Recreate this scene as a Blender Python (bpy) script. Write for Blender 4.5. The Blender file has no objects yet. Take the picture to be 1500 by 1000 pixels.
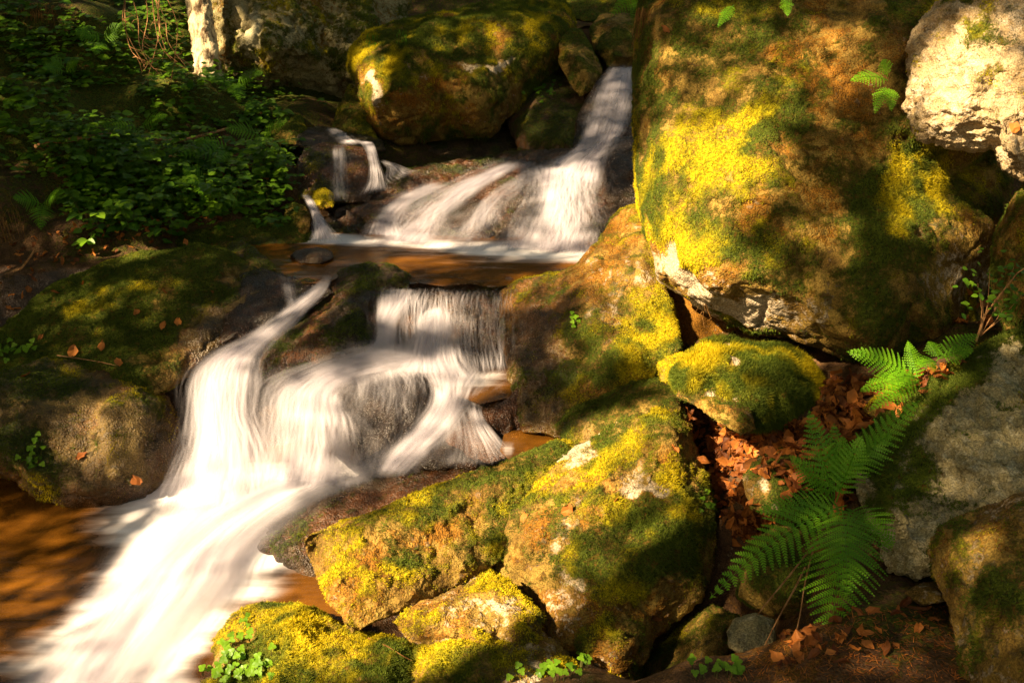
import bpy, math, random, time
import numpy as np
from mathutils import Vector
from mathutils.geometry import delaunay_2d_cdt
from mathutils.bvhtree import BVHTree
T0 = time.time()
scene = bpy.context.scene
C = scene.collection
random.seed(7); RNG = np.random.default_rng(7)

# ------------------------------------------------------------------ camera, light, sky, exposure
PITCH = math.radians(22); H = 3.0; F = 1458.33
cam_d = bpy.data.cameras.new("camera"); cam = bpy.data.objects.new("camera", cam_d); C.objects.link(cam)
cam.location = (0, 0, H); cam.rotation_euler = (math.pi/2 - PITCH, 0, 0)
cam_d.lens = 35; cam_d.sensor_width = 36; cam_d.clip_start = .05; cam_d.clip_end = 500
scene.camera = cam
S = np.array([-0.66, -0.42, 0.62]); S /= np.linalg.norm(S)          # towards the sun
world = bpy.data.worlds.new("World"); scene.world = world; world.use_nodes = True
wn = world.node_tree
sky = wn.nodes.new("ShaderNodeTexSky"); sky.sky_type = 'NISHITA'; sky.sun_disc = False
sky.sun_elevation = math.asin(S[2]); sky.sun_rotation = math.atan2(S[0], S[1])
tint = wn.nodes.new("ShaderNodeMix"); tint.data_type = 'RGBA'; tint.blend_type = 'MULTIPLY'; tint.inputs[0].default_value = 1; tint.inputs[7].default_value = (1.0, .78, .46, 1)   # light filtered by the forest
wn.links.new(sky.outputs[0], tint.inputs[6]); wn.links.new(tint.outputs[2], wn.nodes["Background"].inputs[0])
wn.nodes["Background"].inputs[1].default_value = 0.05
sun_d = bpy.data.lights.new("sun", 'SUN'); sun = bpy.data.objects.new("sun", sun_d); C.objects.link(sun)
sun_d.energy = 5.0; sun_d.angle = math.radians(0.8); sun_d.color = (1.0, 0.77, 0.47)
sun.rotation_euler = Vector(S).to_track_quat('Z', 'Y').to_euler(); sun.location = (-4, -3, 8)
scene.view_settings.view_transform = 'Standard'; scene.view_settings.look = 'None'
scene.view_settings.gamma = 1; scene.view_settings.use_curve_mapping = False
scene.view_settings.exposure = 2.2
scene.cycles.transparent_max_bounces = 96
scene.cycles.max_bounces = 6
scene.cycles.sample_clamp_indirect = 4

# ------------------------------------------------------------------ projection helpers (photo pixels -> metres)
fw = np.array([0, math.cos(PITCH), -math.sin(PITCH)]); up = np.array([0, math.sin(PITCH), math.cos(PITCH)])
def P(px, py, d):
    px = np.asarray(px, float); py = np.asarray(py, float); d = np.asarray(d, float)
    xc = (px-750)/F; yc = (500-py)/F
    return np.stack([d*xc, d*(fw[1]+yc*up[1]), H + d*(fw[2]+yc*up[2])], -1)
def DZ(py, z): return (H-z)/(-(fw[2] + (500-np.asarray(py, float))/F*up[2]))
def PZ(px, py, z): return P(px, py, DZ(py, z))
def proj(v):
    r = v - np.array([0, 0, H]); d = r@fw; d = np.where(np.abs(d) < 1e-4, 1e-4, d)
    return 750 + F*r[:, 0]/d, 500 - F*(r@up)/d, d

# ------------------------------------------------------------------ noise
def _h(x, y, z, s):
    n = (x.astype(np.uint32)*np.uint32(374761393)) ^ (y.astype(np.uint32)*np.uint32(668265263)) ^ (z.astype(np.uint32)*np.uint32(2147483647 & 1274126177)) ^ np.uint32((s*974711) & 0xffffffff)
    n = (n ^ (n >> np.uint32(13)))*np.uint32(1103515245); n = n ^ (n >> np.uint32(16)); n = n*np.uint32(2654435761 & 0xffffffff); n ^= n >> np.uint32(15)
    return n.astype(np.float64)/4294967295.0
def vnoise(p, s=0):
    i = np.floor(p).astype(np.int64); f = p - i; f = f*f*f*(f*(f*6-15)+10); r = 0
    for a in (0, 1):
        wx = f[:, 0] if a else 1-f[:, 0]
        for b in (0, 1):
            wy = f[:, 1] if b else 1-f[:, 1]
            for c in (0, 1):
                wz = f[:, 2] if c else 1-f[:, 2]
                r = r + wx*wy*wz*_h(i[:, 0]+a, i[:, 1]+b, i[:, 2]+c, s)
    return r*2-1
def fbm(p, freq, s=0, oc=4, g=.5):
    r = 0; a = 1; t = 0
    for k in range(oc):
        r = r + a*vnoise(p*freq*(1.97**k) + 17.3*k, s+k); t += a; a *= g
    return r/t
def sstep(a, b, x):
    t = np.clip((x-a)/(b-a), 0, 1); return t*t*(3-2*t)

# ------------------------------------------------------------------ object helpers
def tag(o, label=None, cat=None, group=None, kind=None):
    if label: o['label'] = label
    if cat: o['category'] = cat
    if group: o['group'] = group
    if kind: o['kind'] = kind
    return o
def mesh_np(name, v, f, mat=None, parent=None, smooth=True, attrs=None, fattrs=None, uv=None):
    """v (n,3), f (m,3|4)"""
    v = np.asarray(v, np.float32); f = np.asarray(f, np.int32)
    me = bpy.data.meshes.new(name); k = f.shape[1]
    me.vertices.add(len(v)); me.vertices.foreach_set("co", v.ravel())
    me.loops.add(f.size); me.loops.foreach_set("vertex_index", f.ravel())
    me.polygons.add(len(f)); me.polygons.foreach_set("loop_start", np.arange(0, f.size, k, dtype=np.int32))
    me.update(calc_edges=True)
    if smooth: me.shade_smooth()
    for n, a in (attrs or {}).items():
        me.attributes.new(n, 'FLOAT', 'POINT').data.foreach_set("value", np.asarray(a, np.float32))
    for n, a in (fattrs or {}).items():
        me.attributes.new(n, 'FLOAT', 'FACE').data.foreach_set("value", np.asarray(a, np.float32))
    if uv is not None:
        l = me.uv_layers.new(name="UVMap"); l.data.foreach_set("uv", np.asarray(uv, np.float32)[f.ravel()].ravel())
    if mat: me.materials.append(mat)
    o = bpy.data.objects.new(name, me); C.objects.link(o)
    if parent: o.parent = parent
    return o
def empty(name, loc=(0, 0, 0)):
    o = bpy.data.objects.new(name, None); C.objects.link(o); o.location = loc; o.empty_display_size = .1; return o

# ------------------------------------------------------------------ materials
class G:
    def __init__(s, name):
        s.m = bpy.data.materials.new(name); s.m.use_nodes = True; s.t = s.m.node_tree; s.t.nodes.clear()
        s.out = s.t.nodes.new("ShaderNodeOutputMaterial")
    def n(s, ty, **kw):
        nd = s.t.nodes.new("ShaderNode"+ty)
        for k, v in kw.items(): setattr(nd, k, v)
        return nd
    def l(s, a, b): s.t.links.new(a, b)
    def set(s, sock, v):
        if isinstance(v, bpy.types.NodeSocket): s.l(v, sock)
        else: sock.default_value = v
    def math(s, op, a, b=0.0, clamp=False, c=None):
        nd = s.n("Math", operation=op, use_clamp=clamp); s.set(nd.inputs[0], a); s.set(nd.inputs[1], b)
        if c is not None: s.set(nd.inputs[2], c)
        return nd.outputs[0]
    def mix(s, f, a, b, bt='MIX'):
        nd = s.n("Mix", data_type='RGBA', blend_type=bt)
        s.set(nd.inputs[0], f)
        for i, v in ((6, a), (7, b)):
            s.set(nd.inputs[i], v if isinstance(v, bpy.types.NodeSocket) else (*v, 1))
        return nd.outputs[2]
    def attr(s, name): return s.n("Attribute", attribute_name=name).outputs["Fac"]
    def noise(s, vec, scale, detail=4, rough=.55, off=0.0):
        nd = s.n("TexNoise"); s.l(vec, nd.inputs["Vector"]); nd.inputs["Scale"].default_value = scale
        nd.inputs["Detail"].default_value = detail; nd.inputs["Roughness"].default_value = rough
        return nd.outputs[0]
    def ramp(s, v, a, b, lo=0.0, hi=1.0):
        nd = s.n("MapRange", interpolation_type='SMOOTHSTEP'); s.set(nd.inputs[0], v)
        for i, x in ((1, a), (2, b), (3, lo), (4, hi)): s.set(nd.inputs[i], x)
        return nd.outputs[0]

def mat_rock(name, A, B, mossG=(.062, .078, .005), mossY=(.34, .28, .005), rust=(.23, .095, .007), pale=(.54, .43, .29), wetc=.35, wrough=.22):
    g = G(name); pos = g.n("NewGeometry").outputs["Position"]
    n1 = g.noise(pos, 5, 6, .6); n2 = g.noise(pos, 28, 6, .65); n3 = g.noise(pos, 140, 3, .6); n4 = g.noise(pos, 2.2, 4, .5)
    col = g.mix(g.ramp(n1, .35, .65), A, B)
    vo = g.n("TexVoronoi"); g.l(pos, vo.inputs["Vector"]); vo.inputs["Scale"].default_value = 90
    col = g.mix(.55, col, g.mix(g.ramp(n3, .38, .62), (.35, .33, .3), (1.35, 1.3, 1.25)), 'MULTIPLY')
    col = g.mix(g.ramp(n2, .52, .66, 0, .6), col, (.02, .014, .008))
    # rust / brown algae
    r = g.math('ADD', g.attr("rust"), g.math('MULTIPLY', g.math('SUBTRACT', n2, .5), 2.2))
    r = g.math('ADD', r, g.math('MULTIPLY', g.math('SUBTRACT', n4, .5), 1.2))
    rc = g.mix(g.ramp(n3, .35, .65), tuple(c*.35 for c in rust), tuple(c*1.2 for c in rust))
    col = g.mix(g.ramp(r, .35, .75, 0, .9), col, rc)
    # lichen
    p = g.math('ADD', g.attr("pale"), g.math('MULTIPLY', g.math('SUBTRACT', n2, .5), 3.0))
    pc = g.mix(g.ramp(n3, .4, .6), tuple(c*.55 for c in pale), pale)
    col = g.mix(g.ramp(p, .3, .8, 0, .95), col, pc)
    # moss
    ma = g.math('ADD', g.attr("moss"), g.math('MULTIPLY', g.math('SUBTRACT', n2, .5), 2.2))
    mf = g.ramp(ma, .25, .72)
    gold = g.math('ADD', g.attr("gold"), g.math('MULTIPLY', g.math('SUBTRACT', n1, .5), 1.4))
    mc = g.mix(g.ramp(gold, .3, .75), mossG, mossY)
    n5 = g.noise(pos, 75, 4, .7)
    mc = g.mix(1, mc, g.mix(g.ramp(n5, .38, .62), (.35, .38, .35), (1.4, 1.4, 1.3)), 'MULTIPLY')
    mc = g.mix(g.ramp(n2, .52, .68, 0, .7), mc, (.16, .065, .012))
    col = g.mix(mf, col, mc)
    wet = g.attr("wet")
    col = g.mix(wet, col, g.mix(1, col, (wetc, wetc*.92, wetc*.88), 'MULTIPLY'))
    b = g.n("BsdfPrincipled"); g.l(col, b.inputs["Base Color"])
    rr = g.math('ADD', g.math('MULTIPLY', n3, .25), wrough-.1)
    g.l(g.math('ADD', g.math('MULTIPLY', wet, rr), g.math('MULTIPLY', g.math('SUBTRACT', 1.0, wet), .85)), b.inputs["Roughness"])
    g.l(g.ramp(wet, 0, 1, .18, .5), b.inputs["Specular IOR Level"])
    vh = g.math('MULTIPLY', vo.outputs["Distance"], .5)
    h = g.math('ADD', g.math('MULTIPLY', n2, 1.1), g.math('ADD', g.math('MULTIPLY', n3, .35), vh))
    h = g.math('ADD', h, g.math('MULTIPLY', g.math('MULTIPLY', n5, mf), 1.4))
    bu = g.n("Bump"); bu.inputs["Strength"].default_value = .9; bu.inputs["Distance"].default_value = .014
    g.l(h, bu.inputs["Height"]); g.l(bu.outputs[0], b.inputs["Normal"]); g.l(b.outputs[0], g.out.inputs[0])
    return g.m

def mat_leafy(name, a, b, trans=.35, rough=.6, noise_scale=3.0, gold=None):
    g = G(name); pos = g.n("NewGeometry").outputs["Position"]
    col = g.mix(g.attr("rnd"), a, b)
    col = g.mix(g.ramp(g.noise(pos, noise_scale, 3), .35, .65, 0, .5), col, tuple(x*.4 for x in a))
    if gold is not None:
        col = g.mix(g.ramp(g.attr("gold"), .25, .75), col, g.mix(g.attr("rnd"), tuple(x*.6 for x in gold), gold))
    b_ = g.n("BsdfPrincipled"); g.l(col, b_.inputs["Base Color"]); b_.inputs["Roughness"].default_value = rough
    b_.inputs["Specular IOR Level"].default_value = .25
    t = g.n("BsdfTranslucent"); g.l(g.mix(1, col, (1.3, 1.3, .6), 'MULTIPLY'), t.inputs[0])
    m = g.n("MixShader"); m.inputs[0].default_value = trans; g.l(b_.outputs[0], m.inputs[1]); g.l(t.outputs[0], m.inputs[2])
    g.l(m.outputs[0], g.out.inputs[0]); return g.m

def mat_flow(name, fu=38.0, fv=1.1, contrast=2.2, col=(.74, .70, .76), dark=(.60, .55, .60), bump=.25):
    """silky moving water: streaks along the flow, open where the film is thin"""
    g = G(name); uv = g.n("UVMap").outputs[0]
    mp = g.n("Mapping"); g.l(uv, mp.inputs[0]); mp.inputs["Scale"].default_value = (fu, fv, 1)
    s1 = g.noise(mp.outputs[0], 1, 4, .55)
    mp2 = g.n("Mapping"); g.l(uv, mp2.inputs[0]); mp2.inputs["Scale"].default_value = (fu*.22, fv*1.3, 1); mp2.inputs["Location"].default_value = (5, 3, 2)
    s2 = g.noise(mp2.outputs[0], 1, 3, .5)
    d = g.attr("dens")
    st = g.math('ADD', g.math('MULTIPLY', g.math('SUBTRACT', s1, .5), contrast), g.math('MULTIPLY', g.math('SUBTRACT', s2, .5), contrast*.9))
    # dens 0 -> nothing, .5 -> streaks, 1 -> nearly solid
    a = g.math('MULTIPLY', g.ramp(d, .0, .95), g.math('ADD', 1.0, st), clamp=True)
    c = g.mix(g.ramp(g.math('ADD', s1, g.math('MULTIPLY', g.math('SUBTRACT', s2, .5), .8)), .3, .65), dark, col)
    b = g.n("BsdfPrincipled"); g.l(c, b.inputs["Base Color"]); b.inputs["Roughness"].default_value = .45
    b.inputs["Specular IOR Level"].default_value = .3
    tl = g.n("BsdfTranslucent"); g.l(c, tl.inputs[0])
    m0 = g.n("MixShader"); m0.inputs[0].default_value = .3; g.l(b.outputs[0], m0.inputs[1]); g.l(tl.outputs[0], m0.inputs[2])
    bu = g.n("Bump"); bu.inputs["Strength"].default_value = bump; bu.inputs["Distance"].default_value = .015
    g.l(g.math('ADD', s1, s2), bu.inputs["Height"]); g.l(bu.outputs[0], b.inputs["Normal"])
    tr = g.n("BsdfTransparent"); m = g.n("MixShader"); g.l(a, m.inputs[0]); g.l(tr.outputs[0], m.inputs[1]); g.l(m0.outputs[0], m.inputs[2])
    g.l(m.outputs[0], g.out.inputs[0]); return g.m

def mat_filament(name, col=(.73, .69, .75)):
    g = G(name); a = g.attr("fa"); c = g.mix(g.attr("rnd"), tuple(x*.9 for x in col), col)
    d = g.n("BsdfDiffuse"); g.l(c, d.inputs[0]); t = g.n("BsdfTranslucent"); g.l(c, t.inputs[0])
    m0 = g.n("MixShader"); m0.inputs[0].default_value = .4; g.l(d.outputs[0], m0.inputs[1]); g.l(t.outputs[0], m0.inputs[2])
    tr = g.n("BsdfTransparent"); m = g.n("MixShader"); g.l(a, m.inputs[0]); g.l(tr.outputs[0], m.inputs[1]); g.l(m0.outputs[0], m.inputs[2]); g.l(m.outputs[0], g.out.inputs[0]); return g.m

def mat_pool(name, tint=(.75, .42, .13), body=(.25, .095, .010), opac=.42, ang=0.0, st=(1.0, 6)):
    """tea-brown stream water over its bed, blurred ripples and white foam where the falls land"""
    g = G(name); pos = g.n("NewGeometry").outputs["Position"]
    mp = g.n("Mapping", vector_type='POINT'); g.l(pos, mp.inputs[0]); mp.inputs["Rotation"].default_value = (0, 0, ang); mp.inputs["Scale"].default_value = (st[0], st[1], 1)
    n1 = g.noise(mp.outputs[0], 1, 5, .55); n2 = g.noise(pos, 3.0, 4, .55)
    foam = g.math('ADD', g.attr("foam"), g.math('MULTIPLY', g.math('MULTIPLY', g.math('SUBTRACT', n1, .5), 1.3), g.ramp(g.attr("foam"), 0, .3)))
    ff = g.ramp(foam, .1, .95)
    tr = g.n("BsdfTransparent"); tr.inputs[0].default_value = (*tint, 1)
    df = g.n("BsdfDiffuse"); g.l(g.mix(g.ramp(n1, .3, .7), tuple(c*.7 for c in body), tuple(c*1.5 for c in body)), df.inputs[0])
    m1 = g.n("MixShader"); g.l(g.ramp(n2, .25, .75, opac-.2, opac+.2), m1.inputs[0]); g.l(tr.outputs[0], m1.inputs[1]); g.l(df.outputs[0], m1.inputs[2])
    gl = g.n("BsdfGlossy"); gl.inputs["Roughness"].default_value = .16; gl.inputs[0].default_value = (1, .93, .85, 1)
    bu = g.n("Bump"); bu.inputs["Strength"].default_value = .35; bu.inputs["Distance"].default_value = .03; g.l(n1, bu.inputs["Height"]); g.l(bu.outputs[0], gl.inputs["Normal"])
    fr = g.n("Fresnel"); fr.inputs[0].default_value = 1.33; g.l(bu.outputs[0], fr.inputs["Normal"])
    m2 = g.n("MixShader"); g.l(fr.outputs[0], m2.inputs[0]); g.l(m1.outputs[0], m2.inputs[1]); g.l(gl.outputs[0], m2.inputs[2])
    fm = g.n("BsdfDiffuse"); g.l(g.mix(g.ramp(n1, .35, .65), (.80, .74, .74), (.88, .85, .88)), fm.inputs[0])
    m3 = g.n("MixShader"); g.l(ff, m3.inputs[0]); g.l(m2.outputs[0], m3.inputs[1]); g.l(fm.outputs[0], m3.inputs[2])
    g.l(m3.outputs[0], g.out.inputs[0]); return g.m

def mat_plain(name, a, b, scale=12, rough=.8, bump=.4, stretch=(1, 1, 1), dist=.01):
    g = G(name); pos = g.n("NewGeometry").outputs["Position"]
    mp = g.n("Mapping"); g.l(pos, mp.inputs[0]); mp.inputs["Scale"].default_value = stretch
    n1 = g.noise(mp.outputs[0], scale, 6, .65)
    p = g.n("BsdfPrincipled"); g.l(g.mix(g.ramp(n1, .38, .6), a, b), p.inputs["Base Color"]); p.inputs["Roughness"].default_value = rough
    p.inputs["Specular IOR Level"].default_value = .2
    bu = g.n("Bump"); bu.inputs["Strength"].default_value = bump; bu.inputs["Distance"].default_value = dist; g.l(n1, bu.inputs["Height"]); g.l(bu.outputs[0], p.inputs["Normal"])
    g.l(p.outputs[0], g.out.inputs[0]); return g.m

M = {
 'warm': mat_rock("mossy granite", (.13, .075, .014), (.29, .19, .040)),
 'grey': mat_rock("grey green granite", (.21, .18, .085), (.37, .31, .16), pale=(.50, .44, .27)),
 'pale': mat_rock("pale granite", (.26, .18, .085), (.46, .35, .20)),
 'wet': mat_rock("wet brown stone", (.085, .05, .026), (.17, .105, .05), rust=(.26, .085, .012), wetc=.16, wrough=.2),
 'soil': mat_rock("forest soil", (.07, .035, .016), (.13, .07, .03)),
 'mossb': mat_leafy("moss shoots", (.055, .088, .005), (.14, .175, .010), .3, .8, 4, gold=(.64, .50, .005)),
 'fern': mat_leafy("fern leaf", (.09, .27, .006), (.22, .46, .012), .4, .45),
 'leaf': mat_leafy("green leaf", (.055, .15, .006), (.18, .33, .014), .4, .4),
 'ylw': mat_leafy("bright leaf", (.12, .26, .01), (.22, .40, .02), .4, .4),
 'dry': mat_leafy("dry beech leaf", (.13, .035, .007), (.72, .25, .045), .25, .6, 9),
 'canopy': mat_leafy("canopy leaf", (.03, .07, .01), (.06, .12, .015), .12, .6),
 'bark': mat_plain("pale bark", (.10, .06, .03), (.62, .50, .30), 16, .8, 1.0, (1, 1, .35), .03),
 'twig': mat_plain("dead twig", (.20, .09, .03), (.38, .20, .08), 30),
 'straw': mat_plain("dry grass", (.12, .05, .012), (.26, .13, .035), 20),
 'stem': mat_plain("stem", (.05, .05, .012), (.09, .09, .02), 20),
 'trunk': mat_plain("brown bark", (.05, .03, .02), (.14, .09, .05), 14, .9, 1, (1, 1, .2), .03),
}

# ------------------------------------------------------------------ terrain
TP = []
for px, py, z in [(-300,760,-.2),(0,780,-.2),(200,850,-.22),(100,1000,-.22),(300,950,-.22),(300,780,-.22),(450,720,-.15),(550,700,-.12),(-100,1050,-.2),
    (450,900,-.15),(600,900,-.1),(750,950,0),(850,850,.05),(100,650,.05),(-80,600,.2),(50,480,.6),(200,480,.5),(300,400,.7),(-100,430,.8),
    (380,560,.2),(560,600,.1),(650,640,.1),(780,645,.28),(720,560,.42),(600,500,.45),(450,380,.74),(600,385,.72),(750,385,.72),(850,360,.74),(550,360,.74),(650,350,.74),
    (600,290,.95),(800,280,1.0),(900,200,1.3),(700,230,1.1),(450,250,1.1),(400,340,.85),(300,355,.92),(150,380,.9),(40,390,.9)]:
    TP.append(PZ(px, py, z))
for px, py, d in [(900,110,9.9),(880,40,10.5),(600,100,11.),(650,20,12.),(740,120,10.6),(100,0,9.3),(280,0,10.6),(0,120,8.2),(-200,120,8.),(-200,0,8.6),(250,110,9.1),(420,150,9.6),(550,180,9.6),(120,200,7.9),(250,230,8.05),
    (0,250,7.5),(100,320,7.25),(200,320,7.4),(330,280,7.75),(400,240,8.2),(1250,560,4.85),(1180,590,4.7),(1100,650,4.35),(1060,700,4.2),(1080,750,4.1),(1240,640,4.3),(1240,710,4.0),(1330,600,4.3),(1400,530,4.4),(1230,800,3.8),
    (1200,950,3.2),(1400,980,3.05),(1300,900,3.3),(1090,1000,3.25),(1330,860,3.5),(1020,970,4.1),(960,1000,4.3),(1000,900,4.5),(1060,940,4.0),(1110,900,3.9),(1090,850,4.3),(1150,830,4.15),(1020,850,4.6),(1060,880,4.5),(1040,930,4.2),(1000,960,4.3),(1090,800,4.5),(1130,860,4.2),(1020,800,4.8),(950,700,5.2),(1100,500,5.7),(1300,450,5.6),(1450,480,4.8),(900,500,6.4),(1000,300,7.),(1400,200,6.)]:
    TP.append(P(px, py, d))
TP = np.array(TP + [(-7,15,6.5),(0,17,6.5),(7,15,6.5),(-8,8,4.5),(-6,10,4.5),(7,8,4.2),(6,5,2.3),(4,3,1.4),(3,1,1.3),(0,-1.5,1.3),(3,-3,1.5),(-4,1.5,-.2),(-4,3.2,-.2),(-5,5,.6),(-6,6.5,2.2),(-3,-1.5,.8),(-1.5,0,-.1),(-.6,.8,.2),(.5,.6,.9),(0,0,1.2),(0,2,.1),(.8,2.,.9),(-12,4,3),(12,4,4),(0,-10,2.5),(-10,-8,3),(10,-8,3)], float)
SINK = [(P(1045,860,4.25), .5, .20), (P(1005,960,4.2), .4, .22), (P(1075,900,4.1), .35, .14)]
def tz(x, y, rough=True):
    x = np.asarray(x, float).ravel(); y = np.asarray(y, float).ravel(); out = np.empty(len(x))
    for i in range(0, len(x), 20000):
        dx = x[i:i+20000, None]-TP[None, :, 0]; dy = y[i:i+20000, None]-TP[None, :, 1]
        w = 1/(dx*dx+dy*dy+.012)**1.7
        out[i:i+20000] = (w*TP[None, :, 2]).sum(1)/w.sum(1)
    for c, h_, r_ in SINK: out -= h_*np.exp(-((x-c[0])**2+(y-c[1])**2)/r_**2)
    if rough:
        p = np.stack([x, y, x*0], 1); out += .05*fbm(p, 1.6, 3, 4) + .018*fbm(p, 9, 5, 4)
    return out
def on_ground(px, py):
    """point where the photo ray meets the terrain"""
    ds = np.linspace(2, 16, 700); q = P(np.full(700, px), np.full(700, py), ds); h = tz(q[:, 0], q[:, 1], False)
    k = np.argmax(q[:, 2] < h); return q[k] if q[k, 2] < h[k] else q[-1]

def blob(px, py, lst, warp=0):
    r = np.zeros(len(px))
    for b in lst:
        x, y, rx, ry, v = b[:5]; a = math.radians(b[5]) if len(b) > 5 else 0
        dx = px-x; dy = py-y; u = (dx*math.cos(a)+dy*math.sin(a))/rx; w = (-dx*math.sin(a)+dy*math.cos(a))/ry
        r += v*np.exp(-(u*u+w*w)**1.3*.8)
    return r

def build_terrain():
    def ax(lo, hi, a, b, step):   # fine in [a,b], growing outside
        c = list(np.arange(a, b, step)); s = step; x = a
        L = []
        while x > lo: s *= 1.18; x -= s; L.append(x)
        R = []; s = step; x = b
        while x < hi: s *= 1.18; x += s; R.append(x)
        return np.array(L[::-1]+c+R)
    xs = ax(-120, 120, -4.6, 3.2, .03); ys = ax(-120, 200, 2.0, 11.5, .03)
    X, Y = np.meshgrid(xs, ys); v = np.stack([X.ravel(), Y.ravel(), tz(X, Y)], 1)
    p = v.copy(); p[:, 2] = 0
    v[:, 2] += .008*fbm(p, 30, 9, 3)
    nx = len(xs); i = np.arange(len(v)).reshape(X.shape)
    f = np.stack([i[:-1, :-1].ravel(), i[:-1, 1:].ravel(), i[1:, 1:].ravel(), i[1:, :-1].ravel()], 1)
    px, py, d = proj(v); nz = fbm(p, 2.5, 31, 4)
    moss = .35 + .5*nz + blob(px, py, [(150,200,260,150,.25),(300,60,260,120,.5),(60,160,120,60,.3),(1150,800,60,100,.1),(1350,940,90,60,.15),(1200,560,80,60,-.3)])
    moss[v[:, 2] < .9] -= .2
    wet = np.where((px < 900) & (v[:, 2] < .88), .8, 0.)
    rust = .25 + blob(px, py, [(1150,930,150,80,.3),(750,380,300,60,.5),(790,650,60,40,.6),(720,560,60,40,.5),(100,900,300,200,.3)])
    o = mesh_np("ground", v, f, M['soil'], None, attrs=dict(moss=moss, pale=v[:, 0]*0, rust=rust, wet=wet, gold=.2+0*px))
    tag(o, kind='structure', label='dark forest soil and stream bed between the rocks'); return o
ground = build_terrain()

# ------------------------------------------------------------------ rocks
ROCKS = []
def rock(name, label, outline, dp, e=.2, r=50, T=.8, sp=45, bumps=(), vox=.012, sm=4, amp=(.03, .010, .004), mat='warm',
         moss=0., mz=.35, gold=.3, rust=.2, pale=0., wet=0., Z={}, blades=45000, seed=1, cat='boulder', group=None, blen=.009, back=.8, crease=0, strata=0., jit=.05):
    rr = random.Random(seed*101+5)
    pts = []
    n = len(outline)
    for i in range(n):
        a = outline[i]; b = outline[(i+1) % n]; L = math.hypot(b[0]-a[0], b[1]-a[1]); k = max(1, int(L/(sp*.55)))
        for j in range(k): pts.append((a[0]+(b[0]-a[0])*j/k, a[1]+(b[1]-a[1])*j/k))
    ring = np.array(pts); m = len(ring)
    lo = ring.min(0); hi = ring.max(0)
    # corner cutting for smooth outline
    def dist(p):
        a = ring; b = np.roll(ring, -1, 0); ab = b-a; t = np.clip(((p-a)*ab).sum(1)/((ab**2).sum(1)+1e-9), 0, 1)
        return np.sqrt((((a+ab*t[:, None])-p)**2).sum(1)).min()
    def inside(p):
        a = ring; b = np.roll(ring, -1, 0); c = (a[:, 1] > p[1]) != (b[:, 1] > p[1])
        xx = a[:, 0] + (p[1]-a[:, 1])*(b[:, 0]-a[:, 0])/(b[:, 1]-a[:, 1]+1e-12); return (c & (p[0] < xx)).sum() % 2 == 1
    inner = []
    y = lo[1]; row = 0
    while y < hi[1]:
        x = lo[0] + (sp/2 if row % 2 else 0)
        while x < hi[0]:
            q = np.array([x+rr.uniform(-.3, .3)*sp, y+rr.uniform(-.3, .3)*sp])
            if inside(q) and dist(q) > sp*.33: inner.append(q)
            x += sp
        y += sp*.85; row += 1
    # a ring of points just inside the outline for a rounded shoulder
    allp = [Vector(p) for p in ring] + [Vector(q) for q in inner]
    edges = [(i, (i+1) % m) for i in range(m)]
    vs, _, fs, ov, _, _ = delaunay_2d_cdt(allp, edges, [], 1, 1e-4)
    vs = np.array([tuple(v) for v in vs])
    dp = np.array(dp, float)
    if len(dp) == 2: A_ = np.stack([dp[:, 1], np.ones(2)], 1); s_ = np.linalg.solve(A_, dp[:, 2]); co = np.array([0, s_[0], s_[1]])
    else: co = np.linalg.lstsq(np.stack([dp[:, 0], dp[:, 1], np.ones(len(dp))], 1), dp[:, 2], rcond=None)[0]
    def lin(p): return p[:, 0]*co[0]+p[:, 1]*co[1]+co[2]
    ds = np.array([dist(v) for v in vs]); s = np.clip(ds/r, 0, 1)
    dep = lin(vs) + e*(1-np.sqrt(np.clip(1-(1-s)**2, 0, 1)))
    for b in bumps: dep += b[2]*np.exp(-(((vs[:, 0]-b[0])**2+(vs[:, 1]-b[1])**2)/b[3]**2))
    dep += np.array([rr.uniform(-jit, jit)*min(1, ds[i]/20)*min(1., sp/45)*1. for i in range(len(vs))])
    front = P(vs[:, 0], vs[:, 1], dep)
    idx = {}
    for i, o_ in enumerate(ov):
        for k in o_:
            if k < m: idx[k] = i
    loop = [idx[k] for k in range(m)]
    cen = ring.mean(0)
    V = [front]; base = len(front); rings = []
    for sc, fr in ((.985, .3), ((.985+back)/2, .7), (back, 1.0)):
        q = cen + (ring-cen)*sc; V.append(P(q[:, 0], q[:, 1], lin(ring)+e+T*fr)); rings.append([base+i for i in range(m)]); base += m
    V.append(P(cen[0], cen[1], lin(cen[None])[0]+e+T*1.1)[None]); ctr = base
    V = np.concatenate(V); faces = [tuple(f) for f in fs]
    prev = loop
    for rg in rings:
        for i in range(m):
            j = (i+1) % m; faces.append((prev[i], rg[i], rg[j], prev[j]))
        prev = rg
    for i in range(m): faces.append((prev[i], ctr, prev[(i+1) % m]))
    me = bpy.data.meshes.new(name); me.from_pydata([tuple(v) for v in V], [], faces)
    import bmesh
    bm = bmesh.new(); bm.from_mesh(me); bmesh.ops.recalc_face_normals(bm, faces=bm.faces); bm.to_mesh(me); bm.free()
    ob = bpy.data.objects.new(name, me); C.objects.link(ob)
    md = ob.modifiers.new("r", 'REMESH'); md.mode = 'VOXEL'; md.voxel_size = vox
    if sm: ms = ob.modifiers.new("s", 'SMOOTH'); ms.iterations = sm; ms.factor = .6
    dg = bpy.context.evaluated_depsgraph_get(); ev = ob.evaluated_get(dg); m2 = bpy.data.meshes.new_from_object(ev, depsgraph=dg)
    ob.modifiers.clear(); ob.data = m2; m2.name = name; bpy.data.meshes.remove(me)
    nv = len(m2.vertices); v = np.empty(nv*3, np.float32); m2.vertices.foreach_get("co", v); v = v.reshape(-1, 3).astype(float)
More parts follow.
